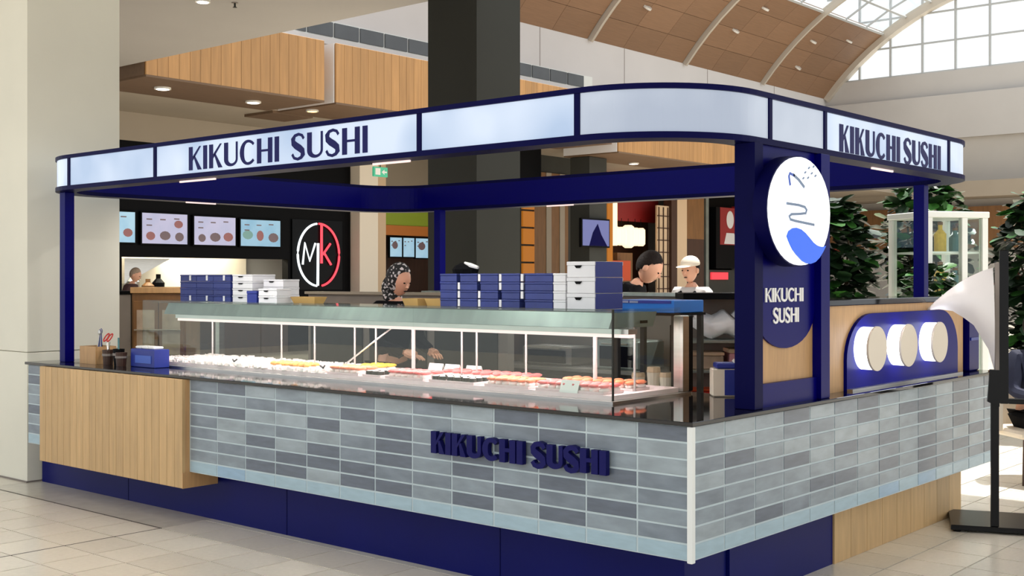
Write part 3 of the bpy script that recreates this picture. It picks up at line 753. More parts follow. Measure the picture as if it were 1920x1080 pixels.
def sweep(s0, s1, n0, n1, z0, z1, b=None):
    b = b or B(); ss = [s0]+[c_ for c_ in CUM if s0+1e-4 < c_ < s1-1e-4]+[s1]
    v = []; f = []
    for s_ in ss:
        p, nn = at_s(s_)
        for (nn_, z) in ((n0, z0), (n1, z0), (n1, z1), (n0, z1)): v.append((p[0]+nn[0]*nn_, p[1]+nn[1]*nn_, z))
    for i in range(len(ss)-1):
        for k in range(4): f.append((i*4+k, i*4+(k+1) % 4, i*4+4+(k+1) % 4, i*4+4+k))
    f += [(0, 1, 2, 3), tuple(4*(len(ss)-1)+k for k in (3, 2, 1, 0))]
    return b.add(v, f)
TOT = CUM[-1]
ca = thing('canopy', 'navy framed kiosk canopy with illuminated white fascia and rounded corners', 'canopy', (2.0, 3.0, ZC))
sweep(0, TOT, -0.14, 0.012, ZT0-0.026, ZT0).build('top_rail', 'navy_dark', ca)
sweep(0, TOT, -0.14, 0.012, ZB0, ZB0+0.030).build('bottom_rail', 'navy_dark', ca)
sweep(0, TOT, -0.14, -0.125, ZB0+0.030, ZT0-0.026).build('inner_band', 'navy', ca)
sy = lambda y: (CL-RC)-y                                  # distance along front side
a_len = sum(math.dist(PATH[i][0], PATH[i-1][0]) for i in range(1, len(PATH)) if PATH[i][0][0] < CX0+RC+1e-6 and PATH[i][0][1] < CY0+RC+1e-6 and i < 60 and CUM[i] > CL-2*RC-CY0+1e-6 and PATH[i-1][0][0] < CX0+RC)
s_arc_end = [CUM[i] for i in range(len(PATH)) if abs(PATH[i][0][0]-(CX0+RC)) < 1e-6 and abs(PATH[i][0][1]-CY0) < 1e-6][0]
sx = lambda x: s_arc_end+(x-(CX0+RC))
s_w = [CUM[i] for i in range(len(PATH)) if abs(PATH[i][0][0]-CW) < 1e-6 and abs(PATH[i][0][1]-(CY0+RC)) < 1e-6][0]
bars = [sy(5.374), sy(4.25), sy(1.735), sy(0.667), sx(0.80), sx(1.40), sx(3.16), s_w+0.05, s_w+2.4, s_w+4.75, s_w+5.9, s_w+8.0, TOT-0.4]
for s_ in bars: sweep(s_-0.016, s_+0.016, -0.10, 0.008, ZB0+0.028, ZT0-0.024).build('fascia_bar', 'navy_dark', ca)
edges = [e for e in bars]
panels = []
for k in range(len(edges)):
    a = edges[k]; b_ = edges[(k+1) % len(edges)]
    if b_ > a: pnl = sweep(a+0.017, b_-0.017, -0.10, 0.0, ZB0+0.0305, ZT0-0.0265).build('sign_panel', 'lightbox', ca)
    else:
        bb = sweep(a+0.017, TOT, -0.10, 0.0, ZB0+0.0305, ZT0-0.0265); sweep(0, b_-0.017, -0.10, 0.0, ZB0+0.0305, ZT0-0.0265, bb)
        pnl = bb.build('sign_panel', 'lightbox', ca)
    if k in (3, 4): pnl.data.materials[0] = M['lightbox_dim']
    panels.append(pnl)
lettering(panels[1], 'KIKUCHI SUSHI', FRONT(CX0), 0.0005, 0.004, -3.86, 2.308, 0.152, 1.715, 0.040, 0.017, 0.11, 'navy_letter', 0.42)
lettering(panels[5], 'KIKUCHI SUSHI', SIDE(CY0), 0.0005, 0.004, 1.575, 2.292, 0.150, 1.45, 0.046, 0.020, 0.10, 'navy_letter', 0.22)
for (x, y) in ((0.19, 5.66), (3.70, 5.12), (3.74, 0.46)):
    B().chbox(x-0.038, x+0.038, y-0.038, y+0.038, ZC if x < 1 else 0.0, ZB0, 0.003).build('post', 'navy', ca)

def led_strip(x0, x1, y0, y1, e):
    z = ZB0-0.012
    B().box(x0, x1, y0, y1, z, ZB0-0.0005).build('led_strip', 'led', ca)
    d = bpy.data.lights.new('led_lamp', 'AREA'); d.shape = 'RECTANGLE'; d.size = x1-x0; d.size_y = y1-y0; d.energy = e; d.color = (1, .96, .92)
    l = bpy.data.objects.new('led_lamp', d); l.parent = ca; l.location = Vector(((x0+x1)/2, (y0+y1)/2, z-0.004))-wl(ca); COL.objects.link(l)
led_strip(0.136, 0.146, 3.7, 4.1, 6); led_strip(0.136, 0.146, 1.9, 2.2, 6); led_strip(2.2, 2.5, 0.136, 0.146, 6); led_strip(3.81, 3.82, 1.5, 1.8, 22); led_strip(3.81, 3.82, 3.6, 3.9, 12); led_strip(1.4, 1.7, 5.885, 5.895, 8)
# ---- totem with round sign
tt = thing('totem_sign', 'navy totem panel with kiosk name and timber foot on the counter corner', 'sign', (1.0, 0.07, ZC))
B().chbox(0.60, 0.68, 0.02, 0.13, ZC, ZB0, 0.003).build('post', 'navy_dark', tt)
B().chbox(1.30, 1.40, 0.02, 0.13, ZC, ZB0, 0.003).build('post', 'navy', tt)
B().box(0.68, 1.30, 0.07, 0.11, ZC, ZB0).build('timber_board', 'oak_panel', tt)
pol = [(0.68, ZB0)]+[(0.99-0.31*math.cos(PI*i/16), 1.44-0.19*math.sin(PI*i/16)) for i in range(17)]+[(1.30, ZB0)]
pp = B().prism(pol, SIDE(0.07), 0, 0.012).build('navy_panel', 'navy', tt)
B().box(0.68, 1.30, 0.045, 0.0695, ZC, 1.085).build('foot_panel', 'navy', tt)
lettering(pp, 'KIKUCHI', SIDE(0.058), 0.0005, 0.006, 0.765, 1.485, 0.070, 0.40, 0.017, 0.011, 0.06, 'white')
lettering(pp, 'SUSHI', SIDE(0.058), 0.0005, 0.006, 0.845, 1.380, 0.074, 0.27, 0.017, 0.011, 0.06, 'white')
rs = thing('round_sign', 'round illuminated white sign with a blue wave and thin strokes', 'sign', (0.9, -0.0, 1.66))
RXs, RZs, CXs, CZs = 0.325, 0.2735, 0.90, 1.934
ring = lambda k, n=40: [(CXs+RXs*k*math.cos(2*PI*i/n), CZs+RZs*k*math.sin(2*PI*i/n)) for i in range(n)]
B().prism(ring(1.0), SIDE(0.02), 0, 0.075).build('casing', 'navy_dark', rs, smooth=True)
B().prism(ring(0.975), SIDE(0.02), 0.0755, 0.09).build('face', 'sign_white', rs, smooth=True)
fp = SIDE(-0.07)
NR = lambda *q: [(CXs+RXs*a_, CZs+RZs*b_) for a_, b_ in q]
wvp = NR((-.48, -.465), (-.42, -.37), (-.30, -.315), (-.18, -.305), (-.03, -.33), (.11, -.39), (.25, -.475), (.375, -.556), (.48, -.60), (.57, -.62), (.69, -.63), (.80, -.605), (.70, -.72), (.58, -.83), (.44, -.91), (.28, -.945), (.14, -.94), (.01, -.90), (-.18, -.79), (-.30, -.70), (-.38, -.61), (-.44, -.53))
B().prism(wvp, fp, 0.0005, 0.006).build('wave', 'wave_blue', rs)
def stroke(pts, wd):
    L = []; R_ = []
    for i, (u, v) in enumerate(pts):
        u0, v0 = pts[max(0, i-1)]; u1, v1 = pts[min(len(pts)-1, i+1)]
        l = math.hypot(u1-u0, v1-v0); nx, ny = -(v1-v0)/l, (u1-u0)/l
        L.append((u+nx*wd/2, v+ny*wd/2)); R_.append((u-nx*wd/2, v-ny*wd/2))
    return B().strip(L, R_, fp, 0.0005, 0.005)
S_ = lambda *q: [(CXs+a, CZs+b_) for a, b_ in q]
stroke(NR((-.48, .115), (-.1, .105), (.1, .08), (.16, .03), (.13, -.03), (-.1, -.055), (-.33, -.07), (-.40, -.11), (-.36, -.165), (-.2, -.185), (.41, -.23)), 0.012).build('squiggle', 'print_grey', rs)
stroke(NR((-.37, .44), (-.41, .60), (-.38, .655), (-.24, .62)), 0.011).build('hook_stroke', 'print_blue', rs)
stroke(NR((-.28, .64), (-.1, .56), (.08, .44)), 0.013).build('hook_stroke', 'print_grey', rs)
for k, (a, b_) in enumerate(((.03, .19), (.07, .215), (.10, .19), (.06, .165), (.12, .225), (.14, .18), (.01, .16))):
    stroke(S_((a, b_), (a+.014, b_+.008)), 0.007).build('speckle', 'print_grey', rs)

# ---- timber cabinet on the side counter with three drum lights
cb = thing('side_cabinet', 'oak veneered cabinet with black top standing on the side counter', 'cabinet', (2.5, 0.3, ZC))
B().box(1.45, 3.64, 0.13, 0.44, ZC, 1.45).build('body', 'oak_panel', cb)
B().chbox(1.42, 3.67, 0.11, 0.46, 1.45, 1.485, 0.004).build('top', 'black_stone', cb)
bd = thing('drum_light_board', 'glossy navy board with rounded top corners behind three drum lights', 'sign board', (2.64, 0.12, ZC))
pl = [(1.80, ZC)]+[(1.80+0.34-0.34*math.cos(PI/2*i/10), 1.40-0.26+0.26*math.sin(PI/2*i/10)) for i in range(11)]+[(3.49-0.30+0.30*math.sin(PI/2*i/10), 1.40-0.26+0.26*math.cos(PI/2*i/10)) for i in range(11)]+[(3.49, ZC)]
B().prism(pl, SIDE(0.1295), 0, 0.02).build('panel', 'navy_board', bd)
B().box(1.80, 3.49, 0.075, 0.109, ZC, ZC+0.012).build('chrome_lip', 'steel', bd)
for k, x in enumerate((2.01, 2.46, 2.95)):
    t = thing('drum_light', f'round drum wall light with glowing rim and cream face, {["left, beside the totem", "middle", "right"][k]} of three', 'light', (x, 0.06, 1.08), group='drum lights on the navy board')
    zc = 1.203
    circ_ = lambda r: [(x+r*math.cos(2*PI*i/32), zc+r*math.sin(2*PI*i/32)) for i in range(32)]
    B().prism(circ_(0.122), SIDE(0.1095), 0, 0.076).build('glowing_rim', 'drum_side', t, smooth=True)
    B().prism(circ_(0.127), SIDE(0.1095), 0.0765, 0.089).build('face', 'cream', t, smooth=True)
bb = thing('blue_bin', 'small navy container beside the oak cabinet at the end of the counter', 'container', (3.76, 0.2, ZC))
B().chbox(3.68, 3.86, 0.10, 0.36, ZC, 1.36, 0.01).build('body', 'navy', bb)
B().box(3.70, 3.84, 0.094, 0.0995, 1.18, 1.20).build('groove', 'carton_blue', bb)

# ---- glass display case
GX = 0.41; GY0 = 0.72; GY1 = 4.98; GB = 1.10; GZ = 1.445
dc = thing('display_case', 'long glass sushi display case with steel light gantry on the worktop', 'display case', (0.75, 2.8, ZC))
B().box(GX-0.04, GB, GY0-0.03, GY1+0.05, ZC, ZC+0.012).build('base_frame', 'steel', dc)
B().box(GX+0.02, GB-0.02, GY0+0.02, GY1-0.02, ZC+0.012, ZC+0.035).build('deck', 'bed_pink', dc)
seams = [GY0, 2.15, 3.58, GY1]
for a, b_ in zip(seams[:-1], seams[1:]):
    B().box(GX, GX+0.006, a+0.002, b_-0.002, ZC+0.012, GZ).build('front_pane', 'glass', dc)
B().box(GX, GB-0.06, GY0, GY0+0.006, ZC+0.012, GZ).build('end_pane', 'glass', dc)
B().box(GX, GB-0.06, GY1-0.006, GY1, ZC+0.012, GZ).build('end_pane', 'glass', dc)
for y in seams[:1]: B().box(GX-0.002, GX+0.008, y-0.004, y+0.004, ZC+0.012, GZ).build('edge_seam', 'dark_grey', dc)
B().chbox(GB-0.05, GB+0.01, GY0-0.01, GY0+0.05, ZC+0.012, 1.40, 0.004).build('end_post', 'steel', dc)
B().chbox(GB+0.012, GB+0.05, GY0-0.01, GY0+0.05, ZC+0.012, 1.40, 0.004).build('end_post', 'black', dc)
B().chbox(GB-0.05, GB+0.0, GY1-0.05, GY1, ZC+0.012, 1.40, 0.004).build('end_post', 'steel', dc)
# gantry profile, swept along y
gp = [(0.46, 1.345), (0.86, 1.345), (0.90, 1.425), (0.50, 1.425)]
B().prism(gp, lambda u, v, n: (u, n, v), 0.78, 4.78).build('gantry', 'steel_dull', dc)
B().box(0.74, 0.80, 0.772, 0.7795, 1.365, 1.38).build('vent_slot', 'black', dc)
B().box(0.46, 1.06, 0.75, 4.92, 1.4255, 1.4325).build('top_shelf', 'glass', dc)
B().box(0.47, 0.52, 0.66, 4.62, 1.300, 1.318).build('light_strip', 'led', dc)
B().box(0.455, 0.535, 0.655, 4.625, 1.3185, 1.344).build('strip_housing', 'steel', dc)
for k, y in enumerate((4.55, 3.75, 3.40, 3.0, 2.80, 2.46, 2.05, 1.93, 1.55, 1.06, 0.80)):
    r = 0.012 if k in (5, 9) else 0.006
    B().tube([(0.72, y, ZC+0.03), (0.72, y, 1.345)], r, 8).build('support_rod', 'rod_grey', dc)
B().tube([(0.62, 3.02, ZC+0.06), (0.86, 2.72, 1.33)], 0.006, 6).build('stay', 'steel', dc)
la = bpy.data.lights.new('strip_lamp', 'AREA'); la.shape = 'RECTANGLE'; la.size = 0.05; la.size_y = 3.9; la.energy = 26; la.color = (1, .86, .86)
lo = bpy.data.objects.new('strip_lamp', la); lo.parent = dc; lo.location = Vector((0.60, 2.64, 1.335))-wl(dc); COL.objects.link(lo)

# ---- sushi platters and pieces
ZD = ZC+0.035
nig_r = B().ell((0, 0, 0.014), (0.023, 0.042, 0.018), 8, 5).mesh('rice_base', 'rice', smooth=True)
def top_me(m): return B().ell((0, 0, 0.036), (0.026, 0.048, 0.012), 8, 5).mesh('topping', m, smooth=True)
tops = {m: top_me(m) for m in ('salmon', 'tuna', 'egg')}
roll_o = B().lathe([(0.021, 0), (0.021, 0.028)], n=12).mesh('roll', 'nori')
roll_i = B().lathe([(0.018, 0.0275), (0.018, 0.030)], n=12).mesh('rice_face', 'rice')
fry = B().ell((0, 0, 0.018), (0.03, 0.026, 0.018), 8, 6, lambda q: Vector((q.x*(1+.2*math.sin(9*q.y*40)), q.y, q.z))).mesh('fritter', 'fried', smooth=True)
def copy_piece(kind, m, x, y, z, rz, lab, grp):
    if kind == 'nigiri':
        o = bpy.data.objects.new('nigiri', nig_r); COL.objects.link(o); o.location = (x, y, z); o.rotation_euler = (0, 0, rz); tag(o, lab, 'sushi', grp)
        inst(tops[m], 'topping', o, (0, 0, 0))
    elif kind == 'roll':
        o = bpy.data.objects.new('sushi_roll', roll_o); COL.objects.link(o); o.location = (x, y, z); tag(o, lab, 'sushi', grp)
        inst(roll_i, 'rice_face', o, (0, 0, 0))
    else:
        o = bpy.data.objects.new('fritter', fry); COL.objects.link(o); o.location = (x, y, z); o.rotation_euler = (0, 0, rz); tag(o, lab, 'fried food', grp)
def platter(y0, y1, x0, x1, kind, m, lab, plab, nx, ny):
    t = thing('serving_tray', lab, 'tray', ((x0+x1)/2, (y0+y1)/2, ZD), group='serving trays in the display case')
    B().chbox(x0, x1, y0, y1, ZD, ZD+0.006, 0.002).build('base', 'tray_steel', t)
    bq = B(); bq.box(x0, x1, y0, y0+0.004, ZD+0.006, ZD+0.014); bq.box(x0, x1, y1-0.004, y1, ZD+0.006, ZD+0.014); bq.box(x0, x0+0.004, y0+.004, y1-.004, ZD+0.006, ZD+0.014); bq.box(x1-0.004, x1, y0+.004, y1-.004, ZD+0.006, ZD+0.014)
    bq.build('rim', 'tray_steel', t)
    for i in range(nx):
        for j in range(ny):
            x = x0+(x1-x0)*(i+.5)/nx+random.uniform(-.004, .004); y = y0+(y1-y0)*(j+.5)/ny+random.uniform(-.004, .004)
            copy_piece(kind, m, x, y, ZD+0.006, PI/2+random.uniform(-.2, .2) if kind == 'nigiri' else random.uniform(0, 3), plab, plab)
platter(0.80, 1.25, 0.44, 0.62, 'nigiri', 'tuna', 'steel tray of pink nigiri at the corner end of the glass case', 'pink nigiri on the tray at the corner end of the case', 2, 8)
platter(1.30, 1.62, 0.44, 0.62, 'nigiri', 'salmon', 'steel tray of orange nigiri next to the corner tray', 'orange nigiri on the second tray from the corner', 2, 6)
platter(1.70, 2.05, 0.44, 0.60, 'roll', None, 'steel tray of dark rimmed rolls near the middle', 'sushi roll with dark rim on the tray near the middle', 3, 6)
platter(2.10, 2.42, 0.44, 0.64, 'nigiri', 'tuna', 'steel tray of pink nigiri left of the rolls', 'pink nigiri on the tray left of the rolls', 2, 6)
platter(2.46, 2.62, 0.44, 0.58, 'roll', None, 'small tray of dark green rolls between orange and pink sushi', 'dark roll on the small tray between orange and pink sushi', 2, 3)
platter(2.66, 2.95, 0.44, 0.62, 'nigiri', 'salmon', 'steel tray of bright orange nigiri in front of the yellow tray', 'bright orange nigiri in front of the yellow tray', 2, 6)
platter(2.72, 2.92, 0.68, 0.84, 'nigiri', 'egg', 'small tray of yellow egg sushi at the back of the case', 'yellow egg sushi at the back of the case', 2, 4)
platter(3.30, 3.70, 0.56, 0.70, 'fritter', None, 'tray of golden fried pieces left of the middle', 'golden fried piece on the tray left of the middle', 2, 8)
platter(0.80, 1.30, 0.70, 0.86, 'nigiri', 'salmon', 'steel tray of orange nigiri at the back near the corner post', 'orange nigiri at the back near the corner post', 2, 7)
platter(1.50, 2.2, 0.68, 0.84, 'nigiri', 'tuna', 'long tray of pink nigiri at the back of the case', 'pink nigiri on the long back tray', 2, 9)
# folded white price cards
for k, (x, y, lab) in enumerate(((0.88, 2.42, 'left of three at the back of the case'), (0.88, 2.28, 'middle of three at the back of the case'), (0.88, 2.10, 'right of three at the back of the case'), (0.45, 1.02, 'by the front glass near the corner'))):
    t = thing('price_card', f'white folded price card {lab}', 'card', (x, y, ZD), group='price cards in the display case')
    B().prism([(x-0.02, ZD), (x-0.017, ZD), (x+0.005, ZD+0.065), (x+0.002, ZD+0.065)], lambda u, v, n: (u, n, v), y-0.06, y+0.06).build('front_leaf', 'white', t)
    B().prism([(x+0.025, ZD), (x+0.028, ZD), (x+0.005, ZD+0.065), (x+0.002, ZD+0.065)], lambda u, v, n: (u, n, v), y-0.06, y+0.06).build('back_leaf', 'white', t)
# crushed ice bed
ri = random.Random(5); ib = B()
for k in range(1500):
    x = ri.uniform(0.43, 0.98); y = ri.uniform(2.98, 4.93)
    if 3.27 < y < 3.73 and 0.53 < x < 0.73: continue
    q = ri.uniform(.008, .02); m_ = Matrix.Translation((x, y, ZD+q*.5)) @ Matrix.Rotation(ri.uniform(0, 3), 4, 'Z') @ Matrix.Rotation(ri.uniform(0, .6), 4, 'X')
    b_ = B().box(-q, q, -q*.8, q*.8, -q*.6, q*.6).xf(m_); ib.add(b_.v, b_.f)
o = ib.build('crushed_ice', 'rice'); tag(o, 'bed of crushed white ice in the left half of the display case', 'ice', kind='stuff')
for y, lab in ((3.95, 'left'), (3.02, 'right')):
    t = thing('tongs', f'black handled tongs lying in the display case, {lab} of the fried pieces', 'tongs', (0.5, y, ZD+0.03), group='tongs in the display case')
    B().tube([(0.47, y, ZD+0.03), (0.56, y+0.09, ZD+0.035)], 0.006, 6).build('arm', 'black', t)
    B().tube([(0.47, y, ZD+0.03), (0.54, y+0.11, ZD+0.035)], 0.006, 6).build('arm', 'black', t)

# ---- cartons stacked on top of the case
ZS = 1.4327
def carton(x, y, z, dx, dy, dz, m, lab, grp, tabm=None, faceup=None):
    t = thing('carton', lab, 'box', (x, y, z), group=grp)
    B().chbox(x-dx/2, x+dx/2, y-dy/2, y+dy/2, z, z+dz*0.74, 0.002).build('body', m, t)
    B().chbox(x-dx/2-0.002, x+dx/2+0.002, y-dy/2-0.002, y+dy/2+0.002, z+dz*0.745, z+dz-0.0008, 0.002).build('lid', m, t)
    if tabm: B().prism([(-y-dy*0.22, z+dz*0.75), (-y+dy*0.05, z+dz*0.75), (-y-dy*0.02, z+dz*0.58), (-y-dy*0.16, z+dz*0.58)], FRONT(x-dx/2-0.0022), 0, 0.003).build('tab', tabm, t)
    return t
rowname = ['bottom', 'second', 'third', 'top']
ordn = ['first', 'second', 'third', 'fourth', 'fifth']
hS = 0.05
for c_ in range(5):
    y = 2.17-0.165*c_
    wdt = 0.135 if c_ < 4 else 0.20
    if c_ == 4: y -= 0.045
    for r in range(4):
        t = carton(0.83, y, ZS+hS*r, 0.2, wdt, hS, 'carton_navy', f'navy carton in the {rowname[r]} row, {ordn[c_]} column from the left, long stack on the case', 'navy cartons in the long stack')
        if (c_+r) % 4 != 3: B().box(0.735, 0.745, y-wdt/2-0.022, y-wdt/2-0.004, ZS+hS*r+0.004, ZS+hS*(r+1)-0.004).build('edge_label', 'carton_white', t)
for r in range(4): carton(0.83, 1.315, ZS+hS*r, 0.2, 0.085, hS, 'carton_white', f'narrow white carton in the {rowname[r]} row beside the big white cartons', 'narrow white cartons', None)
for r in range(3):
    t = carton(0.86, 1.165, ZS+0.088*r, 0.26, 0.19, 0.088, 'carton_white', f'large white carton with navy end, {["bottom", "middle", "top"][r]} of the tall stack', 'large white cartons with navy ends', 'black')
    B().box(0.735, 0.985, 1.0665, 1.0695, ZS+0.088*r+0.002, ZS+0.088*(r+1)-0.002).build('navy_end', 'carton_blue', t)
for c_ in range(3):
    for r in range(4):
        t = carton(0.83, 4.87-0.21*c_, ZS+hS*r, 0.2, 0.205, hS, 'carton_navy', f'navy carton in the {rowname[r]} row, {ordn[c_]} column of the left stack on the case', 'navy cartons in the left stack')
        if (c_*3+r*2) % 3 == 0: B().box(0.724, 0.7275, 4.85-0.21*c_-0.02, 4.85-0.21*c_, ZS+hS*r+0.006, ZS+hS*(r+1)-0.006).build('edge_label', 'carton_white', t)
for r in range(4): carton(0.83, 4.205, ZS+hS*r, 0.2, 0.23, hS, 'carton_white', f'white carton with black tab in the {rowname[r]} row beside the left navy stack', 'white cartons with black tabs', 'black')
for r in range(3): carton(0.86, 3.93, ZS+0.055*r, 0.14, 0.22, 0.055, 'carton_white', f'white carton in the second white stack, {["bottom", "middle", "top"][r]} row', 'white cartons of the second stack', 'black')
carton(0.70, 3.99, ZS, 0.1, 0.11, 0.085, 'carton_blue', 'single small blue carton in front of the white cartons', 'single cartons')
for r in range(2): carton(0.70, 3.80, ZS+0.05*r, 0.12, 0.2, 0.05, 'carton_white', f'white carton right of the small blue carton, {["lower", "upper"][r]} one', 'white cartons right of the small blue one', 'black')
def kraft_tray(x, y, lab, L_=0.16):
    t = thing('paper_tray', lab, 'tray', (x, y, ZS), group='kraft paper trays on the case')
    B().add([(x-.04, y-L_*.42, ZS), (x+.04, y-L_*.42, ZS), (x+.04, y+L_*.42, ZS), (x-.04, y+L_*.42, ZS), (x-.055, y-L_*.5, ZS+.045), (x+.055, y-L_*.5, ZS+.045), (x+.055, y+L_*.5, ZS+.045), (x-.055, y+L_*.5, ZS+.045)], [(0, 3, 2, 1), (0, 1, 5, 4), (1, 2, 6, 5), (2, 3, 7, 6), (3, 0, 4, 7)]).build('tray', 'kraft', t)
    B().box(x-.042, x+.042, y-L_*.45, y+L_*.45, ZS+.03, ZS+.034).build('liner', 'oak_panel', t)
kraft_tray(0.80, 3.56, 'kraft paper tray beside the left white cartons', 0.26); kraft_tray(0.80, 2.52, 'kraft paper tray left of the long navy stack, nearer the scarf wearer', 0.14); kraft_tray(0.84, 2.36, 'kraft paper tray touching the long navy stack', 0.14)
hp = thing('paper_bag', 'crumpled black and white bag lying on the navy cartons', 'bag', (0.83, 2.10, ZS+0.2))
B().ell((0.83, 2.12, ZS+0.225), (0.07, 0.085, 0.045), 9, 6, lambda q: Vector((q.x, q.y*(1.1-q.z*6), max(q.z, -0.025)))).build('bag', 'cloth_black', hp)
B().tube([(0.80, 2.10, ZS+0.265), (0.80, 2.05, ZS+0.25), (0.81, 2.0, ZS+0.235)], [0.008, 0.014, 0.01], 6).build('paper_fold', 'white', hp)
bt = thing('blue_crate', 'bright blue shallow crate on the counter behind the case', 'crate', (1.5, 1.19, 1.40))
B().chbox(1.38, 1.70, 0.98, 1.42, 1.40, 1.475, 0.004).build('body', 'bright_blue', bt)
B().box(1.376, 1.3795, 1.0, 1.40, 1.455, 1.472).build('rim', 'carton_blue', bt)
for k in range(2): B().box(1.372, 1.3755, 1.30-0.07*k, 1.36-0.07*k, 1.457, 1.470).build('label_strip', 'print_grey', bt)
st_ = thing('prep_stand', 'dark steel stand carrying the bright blue crate', 'stand', (1.54, 1.2, 0))
for (x, y) in ((1.40, 0.99), (1.40, 1.40), (1.68, 0.99), (1.68, 1.40)): B().chbox(x-0.015, x+0.015, y-0.015, y+0.015, 0, 1.385, 0.002).build('leg', 'dark_grey', st_)
B().box(1.37, 1.71, 0.97, 1.43, 1.385, 1.3995).build('top', 'black', st_)
B().box(1.37, 1.71, 0.97, 1.43, 0.90, 0.915).build('shelf', 'steel_dull', st_)
for k, (y, hh) in enumerate(((1.08, .13), (1.17, .16), (1.28, .12))):
    t = thing('cup_stack', f'cream paper cup stack on the steel stand, {["right", "middle", "left"][k]} one', 'cups', (1.45, y, 0.916), group='cup stacks on the steel stand')
    B().lathe([(0.032, 0), (0.04, hh*.8)], (1.45, y, 0.916), 12).build('cup', 'cream', t)
    B().lathe([(0.042, hh*.8), (0.042, hh*.84), (0.038, hh)], (1.45, y, 0.916), 12).build('upper_cup', 'tan_wall', t)

# ---- items at the left end of the worktop
wb_ = thing('utensil_box', 'wooden box of scissors and chopsticks at the pillar end of the worktop', 'box', (0.26, 5.32, ZC))
for a in ((0.17, 0.18, 5.22, 5.44), (0.33, 0.34, 5.22, 5.44), (0.181, 0.329, 5.22, 5.23), (0.181, 0.329, 5.43, 5.44)): B().box(*a, ZC+0.0005, ZC+0.13).build('side', 'oak_panel', wb_)
B().box(0.181, 0.329, 5.231, 5.429, ZC+0.0005, ZC+0.012).build('bottom', 'oak_panel', wb_)
for k in range(7):
    x = 0.2+0.02*k; y = 5.27+0.018*k; m = ['steel', 'print_blue', 'black', 'white'][k % 4]
    t = thing('utensil', f'thin {["steel", "blue", "black", "white"][k % 4]} utensil standing in the wooden box', 'utensil', (x, y, ZC+0.013), group='utensils in the wooden box')
    B().tube([(x, y, ZC+0.014), (x+0.01, y+0.012*(k-3), ZC+0.22)], 0.005, 6).build('shaft', m, t)
    B().ell((x+0.01, y+0.012*(k-3), ZC+0.235), (0.008, 0.016, 0.022), 8, 5).build('head', m, t)
t = thing('scissors', 'red handled scissors beside the wooden box', 'scissors', (0.22, 5.12, ZC))
for s_ in (-1, 1):
    B().tube([(0.22+0.02*math.cos(a), 5.13+0.024*s_+0.02*math.sin(a), ZC+0.20+0.028*math.cos(a)) for a in [i*PI/6 for i in range(13)]], 0.005, 6).build('handle', 'red', t)
    B().tube([(0.22, 5.13+0.02*s_, ZC+0.17), (0.22, 5.13-0.012*s_, ZC+0.03)], 0.005, 6).build('blade', 'steel', t)
for k, (x, y, hh, m) in enumerate(((0.22, 5.13, .11, 'dark_wood'), (0.24, 5.02, .12, 'black'), (0.20, 4.92, .10, 'dark_wood'))):
    t = thing('caddy_cup', f'dark cup on the worktop, {["nearest the wooden box", "middle", "nearest the blue box"][k]}', 'cup', (x, y, ZC), group='dark cups on the worktop')
    B().lathe([(0.034, 0.0005), (0.042, hh), (0.037, hh), (0.03, 0.01)], (x, y, ZC), 14).build('body', m, t)
    B().lathe([(0.0425, hh*.6), (0.0435, hh*.6), (0.0435, hh*.75), (0.0425, hh*.75)], (x, y, ZC), 14).build('band', 'mid_grey', t)
    if k == 1: B().tube([(x, y, ZC+0.02), (x+0.01, y+0.02, ZC+0.2)], 0.006, 6).build('bottle_neck', 'teal', t)
t = thing('blue_box', 'open glossy blue box with white napkins beside the dark cups', 'box', (0.30, 4.70, ZC))
B().chbox(0.24, 0.36, 4.56, 4.86, ZC+0.0005, ZC+0.13, 0.004).build('body', 'carton_blue', t)
B().box(0.236, 0.2395, 4.60, 4.80, ZC+0.03, ZC+0.085).build('label_panel', 'print_blue', t)
for k in range(3): B().chbox(0.26, 0.34, 4.60+0.08*k, 4.67+0.08*k, ZC+0.1305, ZC+0.15, 0.006).build('napkin', 'white', t)

# ---- kiosk interior: back counter, cabinet, shelves
bk = thing('back_counter', 'grey back counter with steel bench inside the kiosk', 'counter', (3.3, 3.4, 0))
B().box(3.45, 3.62, 1.35, 5.05, 0, 1.46).build('back_panel', 'mid_grey', bk)
B().chbox(3.40, 3.66, 1.33, 5.07, 1.46, 1.49, 0.004).build('ledge', 'steel_dull', bk)
B().box(2.85, 3.45, 1.35, 5.05, 0.1, 0.88).build('bench_body', 'dark_grey', bk)
B().chbox(2.82, 3.45, 1.33, 5.07, 0.88, 0.91, 0.004).build('bench_top', 'steel', bk)
for k in range(5): B().box(2.84, 2.8495, 1.42+0.74*k, 2.06+0.74*k, 0.16, 0.84).build('bench_door', 'dark_grey', bk)
for k, (y, dx, dy, dz, m, lab) in enumerate(((1.75, .4, .5, .36, 'black', 'black oven'), (2.5, .35, .4, .22, 'steel_dull', 'steel rice cooker'), (3.2, .3, .5, .15, 'steel', 'steel tray stack'), (3.9, .38, .42, .34, 'dark_wood', 'dark brown appliance'), (4.6, .3, .36, .28, 'steel_dull', 'steel warmer'))):
    t = thing('bench_appliance', f'{lab} on the steel bench inside the kiosk', 'appliance', (3.1, y, 0.911), group='appliances on the steel bench')
    B().chbox(3.1-dx/2, 3.1+dx/2, y-dy/2, y+dy/2, 0.911, 0.911+dz, 0.012).build('body', m, t)
    B().box(3.1-dx/2-0.01, 3.1-dx/2-0.0005, y-dy*.38, y+dy*.38, 0.93, 0.911+dz*.8).build('front_panel', 'mid_grey' if m == 'black' else 'black', t)
    B().tube([(3.1-dx/2-0.025, y-dy*.3, 0.911+dz*.88), (3.1-dx/2-0.025, y+dy*.3, 0.911+dz*.88)], 0.008, 6).build('handle', 'steel', t)
wcx = Matrix.Translation((1.40, 6.86, 0))
